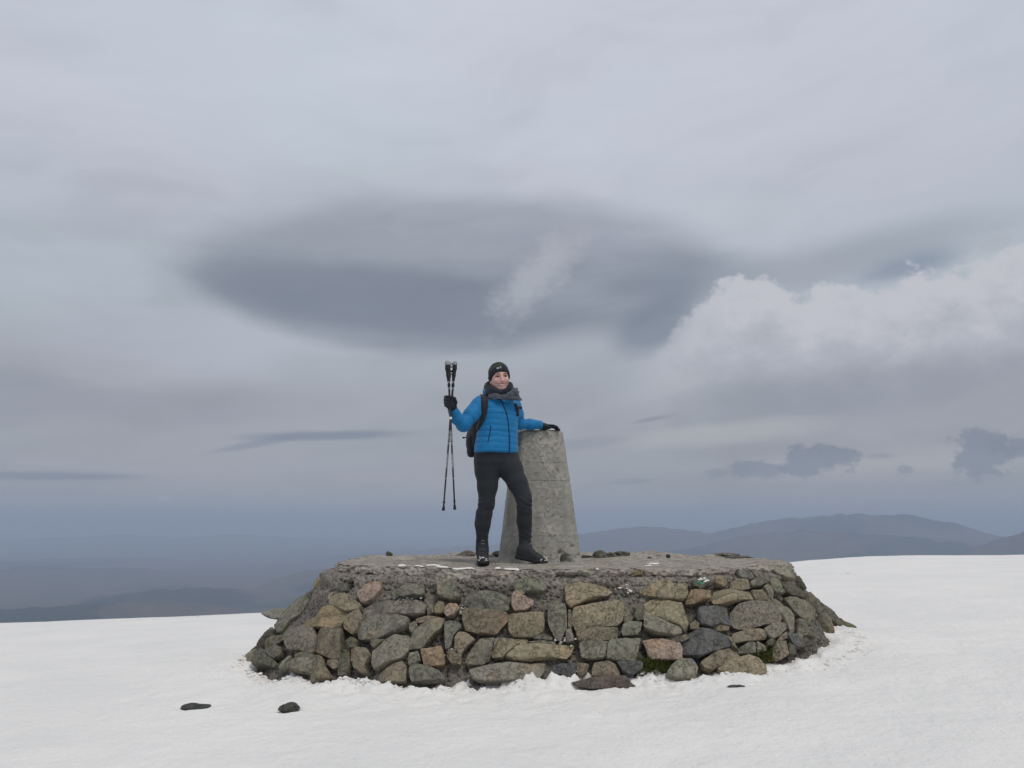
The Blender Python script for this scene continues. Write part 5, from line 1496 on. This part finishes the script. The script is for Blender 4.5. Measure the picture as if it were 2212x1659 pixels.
def build_body():
    def ax(lo, f0, f1, hi, hf, hc):
        return np.concatenate([np.arange(lo, f0, hc), np.arange(f0, f1, hf), np.arange(f1, hi, hc)])
    axes = [ax(-0.58, HC[0] - 0.10, HC[0] + 0.10, 0.42, 0.0032, 0.02), ax(6.03, HC[1] - 0.125, HC[1] + 0.115, 6.78, 0.0032, 0.02), ax(0.02, HC[2] - 0.14, HC[2] + 0.13, HC[2] + 0.15, 0.0032, 0.02)]
    V, F = nets(body_f, axes)
    o = part('body', V, F, MAT_SKIN)
    def feature(name, Q, F_, mat): return part(name, h2w(Q), F_, mat, o)
    for s in (-1, 1):
        V3, F3 = ICO3
        e = feature('eye', V3 * 0.0118 + np.array((s * 0.034, face_y(s * 0.034, 0.001) + 0.0100, 0.0005)), F3, MAT_EYEW)
        c = np.array((s * 0.034 + 0.001, face_y(s * 0.034, 0.001) - 0.0008, 0.0005))
        part('iris', h2w(V3 * np.array((0.0068, 0.002, 0.0052)) + c), F3, MAT_IRIS, o)
        for (nm, zz, cur, r_) in (('upper_lashes', 0.0046, -0.0040, 0.0027), ('lower_lid', -0.0055, 0.0022, 0.0015)):
            pts = [(s * 0.034 + a * 0.0155, face_y(s * 0.034 + a * 0.0155, zz) - 0.0015, zz + cur * a * a) for a in np.linspace(-1, 1, 11)]
            Vt, Ft = tube(pts, r_, 6); feature(nm, Vt, Ft, MAT_BROW)
        pts = [(s * (0.013 + 0.045 * a), face_y(s * (0.013 + 0.045 * a), 0.019) - 0.001, 0.018 + 0.006 * math.sin(a * 2.4) - 0.004 * a * a) for a in np.linspace(0, 1, 12)]
        Vt, Ft = tube(pts, np.interp(np.linspace(0, 1, 12), [0, 0.3, 1], [0.0034, 0.0038, 0.0018]), 6); feature('eyebrow', Vt, Ft, MAT_BROW)
    # smile: teeth behind parted lips
    us = np.linspace(-1, 1, 25); ztop = lambda a: -0.0655 + 0.0125 * a * a; zbot = lambda a: -0.0830 + 0.0300 * a * a
    yf = lambda a, z: min(face_y(0.044 * a, -0.052), face_y(0.044 * a, -0.092)) + 0.004
    for nm, mt, k, dy, zl in (('mouth', MAT_MOUTH, 1.0, 0.0015, 1.0), ('teeth', MAT_TEETH, 0.86, -0.0010, 0.74)):
        V_, F_ = [], []
        for a in us * k:
            for b in np.linspace(0.02, zl, 5):
                z = ztop(a) * (1 - b) + zbot(a) * b; V_.append((0.044 * a, yf(a, z) + dy, z))
        F_ = [(i * 5 + j, i * 5 + j + 1, (i + 1) * 5 + j + 1, (i + 1) * 5 + j) for i in range(24) for j in range(4)]
        feature(nm, np.array(V_), F_, mt)
    for nm, fz, r0 in (('upper_lip', ztop, 0.0030), ('lower_lip', zbot, 0.0040)):
        pts = [(0.045 * a, yf(a, 0) - 0.0015, fz(a)) for a in us]
        Vt, Ft = tube(pts, r0 * np.sqrt(np.clip(1.05 - us ** 2 * 0.85, 0.1, 1)), 8); feature(nm, Vt, Ft, MAT_LIP)
    return o
BODY = build_body()
# ---- beanie and headband
def hat_edge(Q): return 0.047 - np.clip(Q[:, 1] + 0.092, 0, 0.115) * 0.98
def band_local(Q):
    d = ell_(Q, (0, 0.010, 0.022), (0.092, 0.106, 0.100)); e = hat_edge(Q)
    d = smin(d, ell_(Q, (0, 0.010, -0.01), (0.088, 0.088, 0.06)), 0.02)
    return smax(smax(d, e - Q[:, 2], 0.006), Q[:, 2] - e - 0.062, 0.008)
def beanie_local(Q):
    d = ell_(Q, (0, 0.012, 0.026), (0.0885, 0.102, 0.0985))
    return smax(d, hat_edge(Q) + 0.035 - Q[:, 2], 0.004)
def local_mesh(name, f, lo, hi, h, mat, amp=0.0015, fr=40, par=None):
    V, F = nets(f, box_axes(lo, hi, h)); N = grad(f, V.astype(np.float32), 0.001)
    return part(name, h2w(V + N * (amp * fbm(V, fr, 3, 0.6, 9))[:, None]), F, mat, par)
local_mesh('beanie', beanie_local, (-0.10, -0.11, -0.09), (0.10, 0.13, 0.14), 0.003, MAT_BEANIE, 0.004, 26)
BAND = local_mesh('headband', band_local, (-0.10, -0.115, -0.10), (0.10, 0.13, 0.14), 0.003, MAT_BLACK, 0.0015, 26)
def band_logo():
    def yb(x, z):
        ys = np.linspace(-0.14, 0.0, 400); Q = np.stack([np.full(400, x), ys, np.full(400, z)], -1).astype(np.float32); v = band_local(Q); return ys[np.argmax(v < 0)]
    strokes = [[(-0.034, 0.062), (-0.036, 0.070), (-0.030, 0.074), (-0.027, 0.068), (-0.030, 0.060)], [(-0.026, 0.061), (-0.024, 0.076)], [(-0.021, 0.064), (-0.019, 0.077), (-0.026, 0.074)],
               [(-0.0035 + 0.0052 * math.cos(a), 0.0745 + 0.0062 * math.sin(a)) for a in np.linspace(0, 2 * math.pi, 12)]]
    for st in strokes:
        Vt, Ft = tube([(x, yb(x, z) - 0.0012, z) for x, z in st], 0.0016, 6); part('logo_stroke', h2w(Vt), Ft, MAT_WHITE, BAND)
band_logo()
# ---- hair wisps under the band
gh = np.random.RandomState(4)
VV, FF, off = [], [], 0
for i in range(46):
    a = E(918 + gh.normal(0, 10), 440 + gh.normal(0, 10), 6.45 + gh.uniform(-0.03, 0.03)); b = E(902 + gh.normal(0, 9), 475 + gh.normal(0, 8), 6.46 + gh.uniform(-0.02, 0.02)); c = E(893 + gh.normal(0, 14), 525 + gh.normal(0, 14), 6.45)
    Vt, Ft = tube(smooth_path([E(960, 400, 6.42), a, b, c], 12), np.linspace(0.0016, 0.0005, 12), 5)
    VV.append(Vt); FF += [tuple(q + off for q in f) for f in Ft]; off += len(Vt)
part('hair', np.vstack(VV), FF, MAT_HAIR)
# ---- neck gaiter and scarf
def gaiter_f(P):
    secs = [(E(0, 650, 6.40)[2], E(1100, 650, 6.40)[0], 6.40, 0.128, 0.115), (E(0, 590, 6.40)[2], E(1104, 590, 6.40)[0], 6.395, 0.130, 0.115), (E(0, 510, 6.40)[2], E(1110, 510, 6.40)[0], 6.40, 0.119, 0.112), (E(0, 430, 6.4)[2], E(1108, 430, 6.4)[0], 6.41, 0.106, 0.105), (E(0, 380, 6.4)[2], E(1108, 380, 6.4)[0], 6.42, 0.098, 0.098)]
    d = loft_(P, secs, 0.25)
    top = E(0, 478, 6.40)[2] + (P[:, 1] - 6.40) * 0.50 + 0.30 * np.abs(P[:, 0] - HC[0] - 0.01)
    d = smax(d, P[:, 2] - top, 0.012)
    inner = cap_(P, HC + np.array((0.012, -0.02, 0.03)), HC + np.array((0.010, -0.005, -0.15)), 0.088, 0.060)
    return smax(d, -inner, 0.01)
def folds_mesh(name, f, lo, hi, h, mat, amp, fr, stretch=(1, 1, 2.4), par=None):
    V, F = nets(f, box_axes(lo, hi, h)); N = grad(f, V.astype(np.float32))
    w = fbm(V * np.array(stretch), fr, 3, 0.55, 31)
    return part(name, V + N * (amp * (1 - 2 * np.abs(w)) + amp * 0.4 * fbm(V, fr * 2.5, 2, 0.5, 8))[:, None], F, mat, par)
folds_mesh('neck_gaiter', gaiter_f, (-0.22, 6.24, 1.34), (0.16, 6.56, 1.64), 0.0045, MAT_GAITER, 0.006, 9)
def scarf_f(P):
    d = chain(P, [E(920, 575, 6.37), E(1000, 632, 6.295), E(1110, 678, 6.268), E(1230, 695, 6.278), E(1330, 700, 6.31), E(1402, 706, 6.34)], [0.013, 0.020, 0.023, 0.024, 0.022, 0.017], 0.02)
    for pts, rad, k in (
            ([E(960, 570, 6.33), E(1060, 618, 6.275), E(1170, 640, 6.262), E(1270, 640, 6.268), E(1345, 652, 6.29), E(1405, 672, 6.32)], [0.012, 0.018, 0.019, 0.019, 0.018, 0.014], 0.003),
            ([E(1180, 625, 6.262), E(1260, 600, 6.262), E(1315, 560, 6.28), E(1352, 520, 6.31)], [0.012, 0.018, 0.020, 0.012], 0.003),
            ([E(1290, 600, 6.275), E(1345, 590, 6.285), E(1372, 560, 6.30)], [0.012, 0.017, 0.010], 0.003),
            ([E(1300, 520, 6.33), E(1330, 545, 6.325), E(1350, 600, 6.30), E(1385, 640, 6.305)], [0.014, 0.019, 0.016, 0.011], 0.003),
            ([E(1300, 722, 6.300), E(1365, 722, 6.30), E(1412, 700, 6.325)], [0.009, 0.013, 0.012], 0.003)):
        d = smin(d, chain(P, pts, rad, 0.012), k)
    return d
folds_mesh('scarf', scarf_f, (-0.20, 6.20, 1.34), (0.16, 6.46, 1.58), 0.0035, MAT_SCARF, 0.005, 20, (1, 1, 1.6))

# ================================================================== backpack
def build_backpack():
    tc = E(1085, 1060, 6.41)
    c = tc - FACE * 0.225; c[2] = (E(0, 690, 6.5)[2] + E(0, 1560, 6.5)[2]) / 2
    root = empty('backpack', (c[0], c[1], c[2] - 0.26))
    tag(root, 'black hiking backpack worn on the back over the blue jacket', 'backpack')
    L0 = np.array(root.location)
    def bp(name, V, F, mat, par=None): return mesh_obj(name, np.asarray(V) - L0, F, mat, par or root)
    def f(P):
        d = rbox(P, c, (0.145, 0.095, 0.255), 0.06, YAW)
        low = rbox(P, c - np.array((0, 0, 0.10)) - FACE * 0.03, (0.155, 0.085, 0.135), 0.06, YAW)
        d = smin(d, low, 0.03)
        # narrows to the bottom
        q = P - c.astype(np.float32); return d + np.clip(-q[:, 2] - 0.12, 0, 1) * 0.42
    V, F = nets(f, box_axes(c - 0.31, c + 0.31, 0.008)); N = grad(f, V.astype(np.float32))
    dd = 0.007 * fbm(V, 7, 3, 0.55, 81) + 0.004 * np.abs(fbm(V, 18, 2, 0.5, 82))
    body = bp('pack_body', V + N * dd[:, None], F, MAT_PACK)
    # side pocket with a bottle, compression strap and buckle on the near side
    side = -LEFT
    pk = c + side * 0.135 - FACE * 0.0 + np.array((0, 0, -0.14))
    fp = lambda P: cap_(P, pk + np.array((0, 0, -0.04)), pk + np.array((0, 0, 0.07)), 0.040, 0.044)
    V, F = nets(fp, box_axes(pk - 0.13, pk + 0.13, 0.006)); V = V + grad(fp, V.astype(np.float32)) * (0.004 * fbm(V, 16, 2, 0.5, 4))[:, None]
    bp('side_pocket', V, F, MAT_PACK)
    p0, n0 = ray_hit(f, *PXE(622, 1215))
    V, F = ICO2
    bp('buckle', np.clip(V, -0.75, 0.75) * np.array((0.013, 0.010, 0.010)) + E(592, 1216, p0[1] - 0.01), F, MAT_RUBBER)
    Vt, Ft = tube([E(596, 1216, p0[1] - 0.005), p0 + n0 * 0.004, E(680, 1180, p0[1] + 0.0)], 0.005, 6); bp('compression_strap', Vt, Ft, MAT_RUBBER)
    # shoulder straps follow the jacket
    def strap(path, width, back):
        pts, ns = [], []
        for (u, v) in smooth_path(np.array([(a, b, 0) for a, b in path]), 26)[:, :2]:
            p, n = ray_hit(jacket_f, *PXE(u, v)); pts.append(p + n * 0.007); ns.append(n)
        pts = back + pts; ns = [np.array((0, 0.5, 0.86)), np.array((0, 0.2, 0.98))][:len(back)] + ns
        ns = np.array(ns)
        for _ in range(3): ns[1:-1] = (ns[:-2] + ns[1:-1] + ns[2:]) / 3
        P = np.array(pts)
        for _ in range(2): P[1:-1] = (P[:-2] + 2 * P[1:-1] + P[2:]) / 4
        V, F = ribbon(P, ns, width, 0.010); return bp('shoulder_strap', V, F, MAT_PACK)
    top = E(878, 596, 6.46)
    strap([(885, 618), (893, 690), (893, 780), (886, 870), (868, 950), (836, 1030), (806, 1085)], 0.058, [top + np.array((-0.02, 0.07, -0.02)), top + np.array((-0.004, 0.02, 0.004))])
    strap([(1330, 735), (1350, 790), (1360, 850), (1366, 905)], 0.034, [])
    # sternum buckle with loose webbing end
    a, n = ray_hit(jacket_f, *PXE(1368, 785))
    Vt, Ft = ribbon([a + n * 0.012, E(1395, 783, a[1] - 0.02), E(1428, 786, a[1] - 0.02)], [n, FACE, FACE], 0.020, 0.004); bp('sternum_webbing', Vt, Ft, MAT_RUBBER)
    V, F = ICO2
    bp('sternum_buckle', np.clip(V, -0.7, 0.7) * np.array((0.014, 0.008, 0.016)) + E(1418, 785, a[1] - 0.024), F, MAT_RUBBER)
build_backpack()

# ================================================================== trekking poles
def P_at(px, py, Y): return at(px * 0.553, py * 0.553, Y)
def build_pole(top, tip, Y0, label, flip):
    a, b = P_at(*top, Y0), P_at(*tip, Y0 - 0.02)
    root = empty('trekking_pole', b); tag(root, label, 'trekking pole', 'pair of trekking poles')
    B0 = np.array(b); ax = (b - a) / np.linalg.norm(b - a); L = np.linalg.norm(b - a)
    def pp(name, V, F, mat, par=None): return mesh_obj(name, np.asarray(V) - B0, F, mat, par or root)
    def along(y): return a + (b - a) * ((y - top[1]) / (tip[1] - top[1]))
    def shaft(name, y0, y1, r0, r1, mat, par=None, n=14):
        ys = np.linspace(y0, y1, n); V, F = tube([along(y) for y in ys], np.linspace(r0, r1, n), 12); return pp(name, V, F, mat, par)
    side = np.array((1.0, 0, 0)) * flip
    # hooked grip
    fwd = side; gs = 1.0 if flip > 0 else 0.80
    def gf(P):
        Q = P
        d = chain(Q, [along(1424) + fwd * 0.012, along(1422) - fwd * 0.004, along(1440) - fwd * 0.004, along(1468), along(1490)], [0.012 * gs, 0.019 * gs, 0.020 * gs, 0.018 * gs, 0.0140 * gs], 0.01)
        d = smin(d, chain(Q, [along(1448), along(1452) + fwd * 0.022], [0.012, 0.007], 0.01), 0.008)
        return d
    V, F = nets(gf, box_axes(along(1424) + np.array((-0.06, -0.04, -0.20)), along(1424) + np.array((0.06, 0.04, 0.04)), 0.003))
    grip = pp('grip', V, F, MAT_RUBBER)
    gf2 = lambda P: np.maximum(chain(P, [along(1421) + fwd * 0.014, along(1419) - fwd * 0.004, along(1432) - fwd * 0.005], [0.0150 * gs, 0.0205 * gs, 0.0212 * gs], 0.01), P[:, 2] * -1 + along(1427)[2])
    V, F = nets(gf2, box_axes(along(1424) - 0.05, along(1424) + 0.05, 0.003)); pp('grip_cap', V, F, MAT_SILVER, grip)
    # wrist strap loop
    Vt, Ft = tube(smooth_path([along(1428) + fwd * 0.006, along(1440) + fwd * 0.038, along(1462) + fwd * 0.034, along(1458) + fwd * 0.006], 20), 0.0035, 6); pp('wrist_strap', Vt, Ft, MAT_RUBBER)
    shaft('upper_shaft', 1488, 1640, 0.0088, 0.0088, MAT_SHAFT)
    shaft('flip_lock', 1502, 1514, 0.0125, 0.0120, MAT_RUBBER)
    shaft('collar', 1634, 1643, 0.0112, 0.0112, MAT_WHITE if flip > 0 else MAT_RUBBER)
    shaft('middle_shaft', 1640, 1735, 0.0080, 0.0080, MAT_SHAFT)
    low = shaft('lower_shaft', 1735, tip[1] - 34, 0.0072, 0.0066, MAT_SHAFT)
    shaft('tip_collar', tip[1] - 35, tip[1] - 29, 0.0095, 0.0100, MAT_RUBBER)
    shaft('tip_stem', tip[1] - 30, tip[1] - 16, 0.0062, 0.0068, MAT_RUBBER)
    ys = np.array([-18, -14, -8, -3, 0]); V, F = tube([along(tip[1] + y) for y in ys], [0.0075, 0.0105, 0.0115, 0.0125, 0.0115], 14); pp('rubber_tip', V, F, MAT_RUBBER)
    # white printed rings and slanting strokes wrapped on the tube
    for y in (1734, 1739, 1872): shaft('printed_ring', y, y + 1.3, 0.0082, 0.0082, MAT_WHITE, low, 3)
    cam_dir = np.array((0, -1.0, 0)); u = np.cross(ax, cam_dir); u /= np.linalg.norm(u); w = np.cross(u, ax)
    g = np.random.RandomState(3 if flip > 0 else 8)
    def stroke(y0, t0, y1, t1, r=0.0085):
        pts = []
        for k in np.linspace(0, 1, 7):
            th = t0 + (t1 - t0) * k; pts.append(along(y0 + (y1 - y0) * k) + r * (math.sin(th) * u + math.cos(th) * -cam_dir * -1))
        V, F = tube(pts, 0.0013, 5); pp('printed_stroke', V, F, MAT_WHITE, low)
    for y0, n_, r in ((1686, 5, 0.0088), (1776, 7, 0.0080)):
        y = y0
        for k in range(n_):
            t0 = g.uniform(-0.9, -0.2); t1 = g.uniform(0.2, 0.9)
            stroke(y, t0, y + 7, t1, r); stroke(y + 7, t1, y + 8.5, t0 * 0.3, r)
            if k % 2: stroke(y + 1, t1 * 0.9, y + 6, t1 * 0.9, r)
            y += 8.2
    for k, (y, t0) in enumerate(((1496, -0.5), (1498, 0.1), (1500, 0.5), (1521, -0.3), (1524, 0.3))): stroke(y - 4, t0, y + 1, t0 + 0.4, 0.0135 if y < 1510 else 0.0100)
    return root
build_pole((1750, 1419), (1776.5, 1991), 6.088, 'black trekking pole with white collar, its tip hanging nearer the person', 1)
build_pole((1776, 1422), (1731.7, 1995), 6.112, 'black trekking pole whose tip hangs farther left of the pair', -1)
